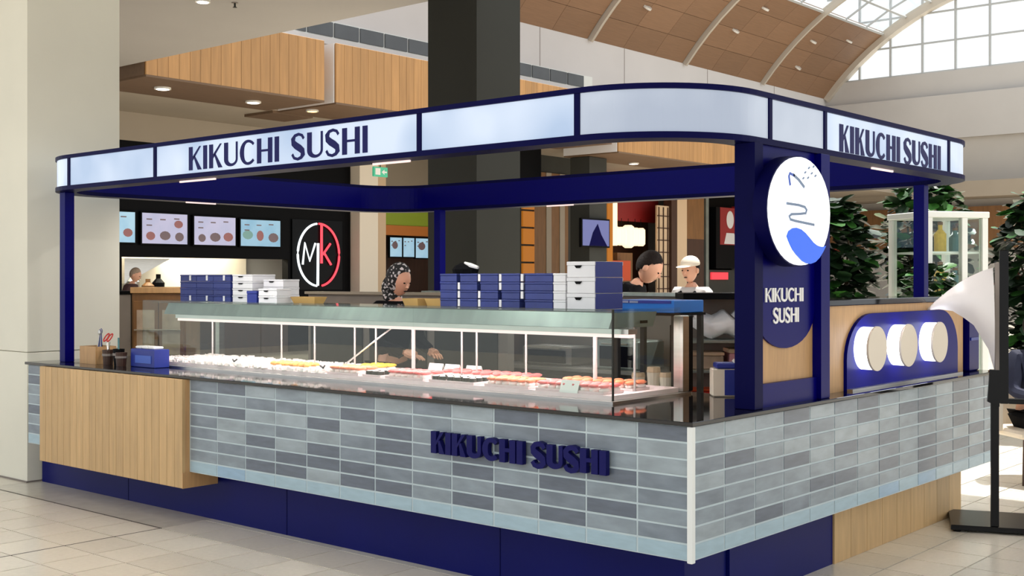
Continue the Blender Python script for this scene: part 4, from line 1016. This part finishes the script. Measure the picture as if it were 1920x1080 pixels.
wc = thing('wooden_cabinet', 'brown wooden cabinet with panel doors behind the kiosk beside the pillar', 'cabinet', (1.40, 6.86, 0), math.atan2(-0.759, 0.651))
def wl_(b, nm, m, par=None): return b.build(nm, m, par or wc, local=True)
wl_(B().chbox(0.07, .56, .02, .50, 0, 1.47, 0.006), 'body', 'brown_wood')
wl_(B().chbox(0.06, .57, .0, .52, 1.47, 1.525, 0.005), 'top', 'oak_panel')
for k in range(2):
    d_ = wl_(B().chbox(0.09+0.23*k, 0.31+0.23*k, 0.0, 0.0195, 0.15, 1.40, 0.004), 'door', 'brown_wood')
    wl_(B().box(0.12+0.23*k, 0.28+0.23*k, -0.004, -0.0002, 0.25, 1.32), 'door_panel', 'tub_clear', d_)
wl_(B().tube([(0.10, -0.015, 1.14), (0.52, -0.015, 1.14)], 0.008, 6), 'rail', 'beige')
gb = thing('grey_cabinet', 'narrow grey cabinet squeezed between the pillar and the wooden cabinet', 'cabinet', (1.40, 6.86, 0), math.atan2(-0.759, 0.651))
B().chbox(-.12, .055, .03, .45, 0, 1.46, .005).build('body', 'mid_grey', gb, local=True); B().chbox(-.13, .058, .02, .46, 1.46, 1.49, .004).build('top', 'black', gb, local=True)
isl = thing('inner_partition', 'taupe waist-high partition with pale ledge behind the scarf wearer', 'partition', (2.75, 4.6, 0))
B().box(2.70, 2.78, 3.40, 5.85, 0, 1.46).build('panel', 'mid_grey', isl)
B().chbox(2.67, 2.81, 3.38, 5.87, 1.46, 1.485, 0.003).build('ledge', 'beige', isl)
for k in range(3): B().box(2.685, 2.6995, 3.5+0.8*k, 4.2+0.8*k, 0.3, 1.2).build('inset_panel', 'dark_grey', isl)
# shelving rack right of the case
RK = Vector((2.00, 1.28, 0)); rzR = math.atan2(-0.759, 0.651)
mR = Matrix.Translation(RK) @ Matrix.Rotation(rzR, 4, 'Z')
rk = thing('shelf_rack', 'steel shelf rack with black top seen between the case and the totem', 'rack', RK, rzR)
def rbox(x0, x1, y0, y1, z0, z1, nm, m): return B().chbox(x0, x1, y0, y1, z0, z1, 0.003).build(nm, m, rk, local=True)
rbox(-.03, .66, -.02, .36, 1.47, 1.51, 'top', 'black')
for z in (1.19, 1.0, 0.82): rbox(.0, .63, .0, .34, z, z+0.018, 'shelf', 'steel_dull')
for (x, y) in ((0, 0), (.61, 0), (0, .32), (.61, .32)): rbox(x, x+0.02, y, y+0.02, 0, 1.469, 'upright', 'dark_grey')
B().box(.021, .609, .341, .35, 0.1, 1.465).build('back_panel', 'mid_grey', rk, local=True)
def ronrack(name, label, cat, u, z, grp=None):
    q = mR @ Vector((u, .17, z)); return thing(name, label, cat, q, rzR, group=grp)
t = ronrack('plastic_bag', 'tied white plastic bag on the upper shelf of the rack', 'bag', .22, 1.2085)
def bagf(q): return Vector((q.x*(1+.15*math.sin(q.z*60)), q.y, max(q.z, -.07)+.02*math.sin(q.x*40)))
B().ell((0, 0, .092), (0.17, 0.10, 0.085), 16, 10, bagf).build('bag', 'plastic_bag', t, smooth=True, local=True)
B().tube([(-.11, -.02, .14), (-.15, -.03, .19), (-.17, -.03, .22)], [.04, .028, .012], 7).build('ear', 'plastic_bag', t, local=True)
B().tube([(.11, -.02, .14), (.15, -.03, .19), (.18, -.03, .21)], [.04, .028, .012], 7).build('ear', 'plastic_bag', t, local=True)
for k, (u, z, dx, dz, m, lab) in enumerate(((.14, 1.0185, .2, .11, 'tub_clear', 'brown storage tub on the middle shelf, left one'), (.40, 1.0185, .24, .13, 'pink', 'pinkish storage tub on the middle shelf, right one'), (.18, 0.8385, .30, .05, 'red', 'red tray on the lower shelf of the rack'), (.48, 0.8385, .16, .09, 'pink', 'small pink box on the lower shelf of the rack'))):
    t = ronrack('storage_tub', lab, 'tub', u, z, 'tubs on the shelf rack')
    B().chbox(-dx/2, dx/2, -.1, .1, 0, dz*.8, 0.006).build('body', m, t, local=True)
    B().chbox(-dx/2-.006, dx/2+.006, -.106, .106, dz*.8+0.0005, dz, 0.004).build('lid', 'tan_wall' if m != 'red' else 'orange_red', t, local=True)
t = thing('carry_box', 'white and blue carry box with white straps behind the totem', 'box', (1.00, 0.52, ZC), rzR)
B().chbox(0.03, .40, .02, .14, 0.0005, 0.15, 0.006).build('body', 'cream', t, local=True)
B().box(0.09, 0.18, .014, .0195, 0.01, 0.145).build('blue_panel', 'carton_blue', t, local=True)
B().chbox(0.05, .41, .012, .148, 0.1505, 0.18, 0.006).build('lid', 'carton_blue', t, local=True)
B().tube([(.13, -.0, .20), (.19, -.02, .15), (.27, -.03, .04)], 0.009, 6).build('strap', 'white', t, local=True)
B().tube([(.20, -.0, .21), (.30, -.01, .17)], 0.006, 6).build('strap', 'white', t, local=True)

# ================================================================== PEOPLE
def skin_geo(verts, edges, rad, sub=1):
    me = bpy.data.meshes.new('tmp'); me.from_pydata(verts, edges, []); me.update()
    ob = bpy.data.objects.new('tmp', me); COL.objects.link(ob)
    ob.modifiers.new('s', 'SKIN')
    sv = me.skin_vertices[0].data
    for i, r in enumerate(rad):
        sv[i].radius = r if isinstance(r, tuple) else (r, r); sv[i].use_root = (i == 0)
    if sub: ms = ob.modifiers.new('u', 'SUBSURF'); ms.levels = sub; ms.render_levels = sub
    dg = bpy.context.evaluated_depsgraph_get(); dg.update()
    ev = ob.evaluated_get(dg); m2 = ev.to_mesh()
    v = [tuple(p.co) for p in m2.vertices]; f = [tuple(p.vertices) for p in m2.polygons]
    ev.to_mesh_clear(); bpy.data.objects.remove(ob); bpy.data.meshes.remove(me)
    return v, f
def person(label, loc, rz, shirt, legs, hair, lean=0.0, nod=0.0, sit=False, arms='down', cap=None, scarf=False, apron=False, h=1.7, hairlong=False):
    t = thing('person', label, 'person', loc, rz)
    k = h/1.72
    # facing local -y
    J = dict(pel=(0, 0, .95), sp=(0, 0, 1.12), ch=(0, 0, 1.32), nk=(0, 0.01, 1.46), hd=(0, 0, 1.53),
             sl=(.17, .01, 1.41), sr=(-.17, .01, 1.41), hl=(.09, 0, .90), hr=(-.09, 0, .90))
    if arms == 'down': J.update(el=(.23, .03, 1.13), wl=(.24, -.08, .90), er=(-.23, .03, 1.13), wr=(-.24, -.08, .90))
    else: J.update(el=(.23, -.06, 1.14), wl=(.14, -.30, 1.10), er=(-.23, -.06, 1.14), wr=(-.14, -.30, 1.10))
    if sit: J.update(kl=(.11, -.44, .92), kr=(-.11, -.44, .92), al=(.11, -.46, .52), ar=(-.11, -.46, .52), tl=(.11, -.58, .46), tr=(-.11, -.58, .46))
    else: J.update(kl=(.10, -.01, .50), kr=(-.10, -.01, .50), al=(.10, .03, .09), ar=(-.10, .03, .09), tl=(.11, -.13, .03), tr=(-.11, -.13, .03))
    dz = -0.43 if sit else 0
    upper = ('sp', 'ch', 'nk', 'hd', 'sl', 'sr', 'el', 'er', 'wl', 'wr')
    R1 = Matrix.Translation((0, 0, .95)) @ Matrix.Rotation(lean, 4, 'X') @ Matrix.Translation((0, 0, -.95))
    for q in J:
        p = Vector(J[q])
        if q in upper: p = R1 @ p
        J[q] = (p+Vector((0, 0, dz)))*k
    def sk(names, links, rads):
        idx = {n_: i for i, n_ in enumerate(names)}
        return skin_geo([tuple(J[n_]) for n_ in names], [(idx[a], idx[b_]) for a, b_ in links], [tuple(x*k for x in r) if isinstance(r, tuple) else r*k for r in rads])
    body = B()
    body.add(*sk(['pel', 'sp', 'ch', 'nk', 'hd', 'sl', 'el', 'wl', 'sr', 'er', 'wr', 'hl', 'kl', 'al', 'tl', 'hr', 'kr', 'ar', 'tr'],
        [('pel', 'sp'), ('sp', 'ch'), ('ch', 'nk'), ('nk', 'hd'), ('ch', 'sl'), ('sl', 'el'), ('el', 'wl'), ('ch', 'sr'), ('sr', 'er'), ('er', 'wr'), ('pel', 'hl'), ('hl', 'kl'), ('kl', 'al'), ('al', 'tl'), ('pel', 'hr'), ('hr', 'kr'), ('kr', 'ar'), ('ar', 'tr')],
        [(.12, .10), (.115, .09), (.13, .10), .055, .05, .055, .042, .030, .055, .042, .030, .08, .055, .04, .03, .08, .055, .04, .03]))
    # head with brow, nose, chin and ears
    HR = Matrix.Translation(J['hd']) @ Matrix.Rotation(lean*0.6+nod, 4, 'X')
    def hf(q):
        s_ = q.z/0.12
        if s_ < 0: q.x *= 1-0.22*(-s_); q.y *= 1-0.12*(-s_); q.y -= 0.012*(-s_)
        return q
    hb = B().ell((0, -.012, .105), (.076, .095, .12), 16, 12, hf)
    hb.add([(-.012, -.102, .115), (.012, -.102, .115), (.016, -.098, .075), (-.016, -.098, .075), (0, -.128, .080)], [(0, 1, 4), (1, 2, 4), (2, 3, 4), (3, 0, 4)])
    for s_ in (-1, 1): hb.ell((.077*s_, .0, .10), (.012, .022, .032), 8, 6)
    hb.v = [HR @ (p*k) for p in hb.v]; body.add(hb.v, hb.f)
    for (wv_, ev_) in (('wl', 'el'), ('wr', 'er')):
        W_ = J[wv_]; d_ = (W_-J[ev_]).normalized(); side = d_.cross(Vector((0, 0, 1))); side = side.normalized() if side.length > .1 else Vector((1, 0, 0))
        body.tube([W_, W_+d_*.05, W_+d_*.09], [.028*k, .038*k, .034*k], 8)
        for fi in range(4):
            o_ = side*(.014*(fi-1.5)); L_ = (.065, .078, .072, .058)[fi]
            body.tube([W_+d_*.085+o_*1.3, W_+d_*(.085+L_*.55)+o_*1.5, W_+d_*(.085+L_)+o_*1.5-Vector((0, 0, .015))], [.009, .008, .006], 6)
        body.tube([W_+d_*.03+side*.03, W_+d_*.07+side*.055, W_+d_*.10+side*.052], [.011, .009, .007], 6)
    body.build('body', 'skin', t, smooth=True, local=True)
    fb = B()
    for s_ in (-1, 1): fb.ell((.030*s_, -.098, .112), (.011, .008, .006), 8, 5)
    fb.ell((0, -.101, .045), (.022, .006, .005), 8, 5); fb.v = [HR @ (p*k) for p in fb.v]; fb.build('face_features', 'hair_dark', t, local=True)
    sh = B(); sh.add(*sk(['pel', 'sp', 'ch', 'nk', 'sl', 'el', 'sr', 'er'] + (['wl', 'wr'] if arms != 'short' else []),
        [('pel', 'sp'), ('sp', 'ch'), ('ch', 'nk'), ('ch', 'sl'), ('sl', 'el'), ('ch', 'sr'), ('sr', 'er')] + ([('el', 'wl'), ('er', 'wr')] if arms != 'short' else []),
        [(.145, .118), (.145, .115), (.165, .125), .066, .078, .058, .078, .058] + ([.043, .043] if arms != 'short' else [])))
    sh.build('top', shirt, t, smooth=True, local=True)
    tr = B(); tr.add(*sk(['pel', 'hl', 'kl', 'al', 'hr', 'kr', 'ar'], [('pel', 'hl'), ('hl', 'kl'), ('kl', 'al'), ('pel', 'hr'), ('hr', 'kr'), ('kr', 'ar')], [(.135, .115), .098, .07, .058, .098, .07, .058]))
    tr.build('trousers', legs, t, smooth=True, local=True)
    for a, b_ in (('al', 'tl'), ('ar', 'tr')):
        p = (J[a]+J[b_])/2; B().ell((p.x, p.y-.01, p.z-0.01), (.045, .13, .045), 10, 6, lambda q: Vector((q.x, q.y, max(q.z, -.03)))).build('shoe', 'black', t, smooth=True, local=True)
    hr = B()
    if scarf:
        hr.ell((0, .012, .125), (.098, .108, .125), 16, 10); hr.ell((0, .09, .03), (.075, .05, .10), 12, 8); hr.ell((0, .03, -.04), (.085, .08, .06), 12, 6)
        # opening for the face: shift front vertices back
        hr.v = [Vector((p.x, max(p.y, -.045) if (p.z < .19) else p.y, p.z)) for p in hr.v]
    else:
        def hfn(q): return Vector((q.x, max(q.y, -.05-0.0*q.z) if q.z < .055 else q.y, max(q.z, -.085 if q.y > .03 else (-.04 if q.y > -.02 else .03))))
        hr.ell((0, .006, .125), (.086, .102, .118), 18, 12, hfn)
        if hairlong: hr.ell((0, .075, .02), (.075, .04, .12), 12, 8)
    hr.v = [HR @ (p*k) for p in hr.v]; hr.build('headscarf' if scarf else 'hair', 'scarf' if scarf else hair, t, smooth=True, local=True)
    if cap:
        cb_ = B().ell((0, .0, .16), (.093, .108, .085), 16, 10, lambda q: Vector((q.x, q.y, max(q.z, -.012))))
        cb_.ell((0, -.125, .155), (.07, .075, .010), 14, 6); cb_.v = [HR @ (p*k) for p in cb_.v]; cb_.build('cap', cap, t, smooth=True, local=True)
    if apron:
        ab = B()
        for s_ in (-1, 1): ab.tube([J['ch']+Vector((.07*s_, -.125, -.10))*k, J['ch']+Vector((.085*s_, -.09, .09))*k, J['nk']+Vector((.06*s_, .02, -.01))*k], .016*k, 6)
        ab.build('apron_strap', 'cloth_black', t, local=True)
        B().ell(tuple(J['sp']+Vector((0, -.06, -.02))), (.15, .085, .25), 12, 8, lambda q: Vector((q.x, min(q.y, -.03), q.z))).build('apron', 'cloth_black', t, smooth=True, local=True)
    return t
toC = lambda x, y: math.atan2(-4.5-x, -(-2.82-y))   # yaw that turns local -y towards the camera
person('person in black top and black and white patterned headscarf behind the display case', (1.95, 3.95, 0), toC(2.02, 3.88)+0.75, 'cloth_black', 'cloth_black', 'hair_dark', lean=0.10, nod=0.25, arms='front', scarf=True, h=1.68)
person('person with short dark hair and black top leaning forward behind the blue crate', (3.95, 3.38, 0), toC(4.0, 3.3)+1.25, 'cloth_black', 'cloth_black', 'hair_dark', lean=0.58, nod=0.22, arms='front', h=1.92)
person('person in pale cap and grey top with dark straps facing the dark-haired person', (5.78, 3.62, 0), toC(5.8, 3.6)-0.55, 'cloth_grey', 'cloth_black', 'hair_dark', nod=0.15, arms='front', cap='cream', apron=True, h=1.78)
person('person in dark maroon top at the far black shop counter by the pillar', (7.55, 16.85, 0), toC(7.75, 16.7)+1.2, 'cloth_maroon', 'cloth_black', 'hair_grey', lean=0.2, nod=0.25, h=1.78)
person('seated person in navy jacket at the right edge behind the sign stand', (5.41, 0.20, 0), toC(5.35, -0.2)+0.6, 'cloth_navy', 'cloth_black', 'hair_dark', sit=True, arms='front', h=1.72)

# ================================================================== RIGHT SIDE
# sign stand with curved white fin
S0 = Vector((3.17, -0.24, 0)); rzS = math.atan2(-0.759, 0.651)
sd = thing('sign_stand', 'black steel sign stand with a curved white fin in front of the side counter', 'stand', S0, rzS-0.32)
def sl(b, nm, m, **k_): return b.build(nm, m, sd, local=True, **k_)
sl(B().chbox(-0.26, 0.55, -0.03, 0.52, 0.012, 0.045, 0.004), 'base_plate', 'stand_black')
for (u, v) in ((-0.22, 0.0), (-0.22, 0.48), (0.5, 0.0), (0.5, 0.48)): sl(B().lathe([(0.02, 0), (0.02, 0.012)], (u, v, 0), 8), 'foot', 'black')
sl(B().chbox(-0.024, 0.024, -0.012, 0.036, 0.045, 0.86, 0.003), 'pole', 'stand_black')
sl(B().chbox(0.026, 0.078, -0.03, 0.03, 0.82, 1.78, 0.004), 'frame_upright', 'stand_black')
sl(B().chbox(0.62, 0.67, -0.03, 0.03, 0.82, 1.78, 0.004), 'frame_upright', 'stand_black')
sl(B().chbox(0.078, 0.62, -0.03, 0.03, 0.82, 0.85, 0.003), 'frame_rail', 'stand_black')
sl(B().add([(-.045, -.03, .83), (.026, -.03, .80), (.026, .03, .80), (-.045, .03, .83), (-.03, -.03, 1.03), (.026, -.03, 1.03), (.026, .03, 1.03), (-.03, .03, 1.03)], [(0, 3, 2, 1), (4, 5, 6, 7), (0, 1, 5, 4), (1, 2, 6, 5), (2, 3, 7, 6), (3, 0, 4, 7)]), 'bracket', 'stand_black')
sl(B().box(0.0, 0.025, -0.028, 0.028, 1.03, 1.70), 'edge_strip', 'mid_grey')
topc = [(-.405, 1.405), (-.345, 1.465), (-.28, 1.524), (-.21, 1.578), (-.154, 1.613), (-.08, 1.648), (-.01, 1.672)]
botc = [(-.40, 1.40), (-.33, 1.408), (-.25, 1.397), (-.18, 1.352), (-.126, 1.309), (-.04, 1.16), (-.002, 1.02)]
v = []; f = []
NS = 8
for lay in (0, 0.006):
    for i in range(7):
        for j in range(NS+1):
            t_ = j/NS; u = topc[i][0]+(botc[i][0]-topc[i][0])*t_; z = topc[i][1]+(botc[i][1]-topc[i][1])*t_
            bul = -0.09*math.sin(PI*t_)*(i/6.0)-0.05*math.sin(PI*i/6)
            v.append((u, bul+lay, z))
nn = 7*(NS+1)
for i in range(6):
    for j in range(NS):
        a = i*(NS+1)+j; b_ = a+NS+1
        f.append((a, a+1, b_+1, b_)); f.append((nn+a, nn+b_, nn+b_+1, nn+a+1))
for i in range(6):
    a = i*(NS+1); b_ = a+NS+1; f.append((a, b_, nn+b_, nn+a)); a += NS; b_ += NS; f.append((a, nn+a, nn+b_, b_))
for j in range(NS): f.append((j, nn+j, nn+j+1, j+1)); a = 6*(NS+1)+j; f.append((a, a+1, nn+a+1, nn+a))
sl(B().add(v, f), 'fin', 'fin_white', smooth=True)

# white glass display cabinet among the plants
gc = thing('glass_cabinet', 'white framed glass display cabinet between the leafy plants', 'display cabinet', (7.4, 1.75, 0), rzS+0.25)
def gl(b, nm, m): return b.build(nm, m, gc, local=True)
W2 = 0.31; D2 = 0.31
for (u, v_) in ((-W2, -D2), (W2, -D2), (-W2, D2), (W2, D2), (0.08, -D2)): gl(B().chbox(u-.03, u+.03, v_-.03, v_+.03, 0, 2.2, .004), 'upright', 'trim_white')
gl(B().chbox(-W2-.04, W2+.04, -D2-.04, D2+.04, 2.2, 2.26, .006), 'top', 'trim_white')
gl(B().box(-W2-.02, W2+.02, -D2-.02, D2+.02, 0, .5), 'plinth', 'trim_white')
for z in (1.45, 1.85): gl(B().box(-W2+.03, W2-.03, -D2+.03, D2-.03, z, z+.02), 'shelf', 'trim_white')
for a in ((-W2+.03, .05, -D2-.004, -D2+.004), (.11, W2-.03, -D2-.004, -D2+.004)): gl(B().box(*a, .5, 2.2), 'pane', 'glass')
for u in (-W2, W2): gl(B().box(u-.004, u+.004, -D2+.03, D2-.03, .5, 2.2), 'pane', 'glass')
for k, (u, m, hh) in enumerate(((-.17, 'fin_white', .26), (.0, 'egg', .30), (.17, 'teal', .24))):
    for z in (1.4705, 1.8705):
        o = thing('cabinet_bottle', f'{["white", "yellow", "teal"][k]} bottle on the {"lower" if z < 1.6 else "upper"} shelf of the glass cabinet', 'bottle', (0, 0, 0), group='bottles in the glass cabinet')
        wp = gc.matrix_basis if False else Matrix.Translation((7.4, 1.75, 0)) @ Matrix.Rotation(rzS+0.25, 4, 'Z')
        q = wp @ Vector((u, -.05, z)); o.location = q; WL[o.name] = q
        B().lathe([(.06, 0), (.06, hh*.6), (.022, hh*.75), (.022, hh*.9)], (0, 0, 0), 12).build('body', m, o, local=True)
        B().lathe([(.026, hh*.9), (.026, hh)], (0, 0, 0), 12).build('cap', 'brown_wood', o, local=True)

# leafy plants
lv = [(0, 0, 0), (-.30, .25, .03), (.30, .25, .03), (0, .25, -.02), (-.42, .62, .02), (.42, .62, .02), (0, .62, -.04), (-.22, .92, -.05), (.22, .92, -.05), (0, 1.0, -.09)]
lf = [(0, 3, 1), (0, 2, 3), (1, 3, 6, 4), (3, 2, 5, 6), (4, 6, 9, 7), (6, 5, 8, 9)]
lb = B().add(lv, lf)
leaf_me = lb.mesh('leaf', 'leaf', smooth=True); leaf_me2 = lb.mesh('leaf', 'leaf_dark', smooth=True)
fl_b = B()
for k in range(6): a = k*PI/3; fl_b.add([(0, 0, 0), (.5*math.cos(a-.3), .5*math.sin(a-.3), .1), (.8*math.cos(a), .8*math.sin(a), .06), (.5*math.cos(a+.3), .5*math.sin(a+.3), .1)], [(0, 1, 2, 3)])
flower_me = fl_b.mesh('flower', 'flower_white'); flower_me2 = fl_b.mesh('flower', 'flower_red')
def plant(x, y, label, r, z0, z1, n, seed, flowers=0, lsize=0.16, pot='cream', stuff=500):
    rn = random.Random(seed)
    t = thing('leafy_plant', label, 'plant', (x, y, 0))
    B().lathe([(.22, 0), (.28, .5), (.25, .5), (.24, .44)], (x, y, 0), 16).build('pot', pot, t)
    B().lathe([(.24, .42), (.24, .44)], (x, y, 0), 16).build('soil', 'bark', t)
    for k in range(5):
        a = k*1.26+rn.random(); pts = [(x, y, .44)]
        for q in range(1, 5): pts.append((x+math.cos(a)*r*.6*q/4, y+math.sin(a)*r*.6*q/4, .44+(z1-.2-.44)*q/4*(0.75+.25*rn.random())))
        B().tube(pts, [.025, .02, .016, .012, .008], 6).build('stem', 'bark', t)
    for k in range(n):
        a = rn.uniform(0, 2*PI); zz = rn.uniform(z0, z1); prof = math.sqrt(max(0.08, 1-((zz-(z0+z1)/2)/((z1-z0)/2*1.08))**2))
        rr = r*prof*math.sqrt(rn.uniform(.25, 1)); s_ = lsize*rn.uniform(.7, 1.2)
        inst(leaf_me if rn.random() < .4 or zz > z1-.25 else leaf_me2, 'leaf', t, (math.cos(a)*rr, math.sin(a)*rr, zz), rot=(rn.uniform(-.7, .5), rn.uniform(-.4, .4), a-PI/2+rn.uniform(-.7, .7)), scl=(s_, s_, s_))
    fo = B()
    for k in range(stuff):
        a = rn.uniform(0, 2*PI); zz = rn.uniform(z0, z1); prof = math.sqrt(max(0.05, 1-((zz-(z0+z1)/2)/((z1-z0)/2*1.05))**2))
        rr = r*.9*prof*math.sqrt(rn.uniform(.0, 1)); s_ = lsize*rn.uniform(.7, 1.15)
        m_ = Matrix.Translation((x+math.cos(a)*rr, y+math.sin(a)*rr, zz)) @ Matrix.Rotation(a-PI/2+rn.uniform(-1, 1), 4, 'Z') @ Matrix.Rotation(rn.uniform(-.8, .6), 4, 'X') @ Matrix.Scale(s_, 4)
        fo.add([m_ @ Vector(q) for q in lv], lf)
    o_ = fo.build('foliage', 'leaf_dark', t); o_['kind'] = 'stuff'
    for k in range(flowers):
        a = rn.uniform(0, 2*PI); zz = rn.uniform(z0+.1, z1); rr = r*rn.uniform(.75, 1.0); s_ = .055*rn.uniform(.7, 1.3)
        inst(flower_me if k % 3 else flower_me2, 'flower', t, (math.cos(a)*rr, math.sin(a)*rr, zz), rot=(rn.uniform(-.8, .8), rn.uniform(-.8, .8), 0), scl=(s_, s_, s_))
plant(6.60, 2.50, 'dense dark green leafy plant right of the round sign', 0.40, 1.15, 2.36, 240, 5, 8, 0.19, stuff=520)
plant(6.72, 1.55, 'low dark plant with white flowers left of the glass cabinet', 0.24, 1.0, 1.72, 110, 9, 14, 0.13, stuff=200)
plant(8.45, 2.30, 'bright green leafy plant rising behind the glass cabinet', 0.42, 1.4, 2.66, 220, 15, 14, 0.19, stuff=350)
plant(8.55, 0.98, 'large dark green plant with white and red flowers at the right edge', 0.62, 0.7, 2.48, 290, 21, 26, 0.20, stuff=900)
# lounge pieces behind the sign stand
ch = thing('lounge_chair', 'cream tub chair behind the sign stand at the right edge', 'chair', (5.43, 0.22, 0), toC(5.35, -0.2)+0.6)
def cl_(b, nm, m, **k_): return b.build(nm, m, ch, local=True, **k_)
cl_(B().chbox(-.28, .28, -.30, .24, .36, .42, .02), 'seat', 'cream')
cl_(B().strip([(.33*math.cos(a), .33*math.sin(a)) for a in [(-.15+ (PI+.3)*i/16) for i in range(17)]], [(.29*math.cos(a), .29*math.sin(a)) for a in [(-.15+(PI+.3)*i/16) for i in range(17)]], lambda u, v_, n_: (u, v_, n_), .40, .82), 'back_shell', 'cream')
for (u, v_) in ((-.24, -.26), (.24, -.26), (-.22, .2), (.22, .2)): cl_(B().tube([(u*.9, v_*.9, .37), (u, v_, 0)], .016, 6), 'leg', 'dark_wood')
pic = thing('framed_board', 'small brown board in a white frame behind the sign stand', 'board', (8.2, 0.15, 0))
B().chbox(8.16, 8.20, -0.15, 0.35, 1.12, 1.42, .004).build('frame', 'white', pic); B().box(8.152, 8.1595, -0.12, 0.32, 1.15, 1.39).build('panel', 'brown_wood', pic)
B().chbox(8.17, 8.20, 0.085, 0.115, 0.02, 1.12, .003).build('post', 'white', pic); B().chbox(8.05, 8.32, 0.0, 0.2, 0, 0.02, .003).build('foot', 'white', pic)
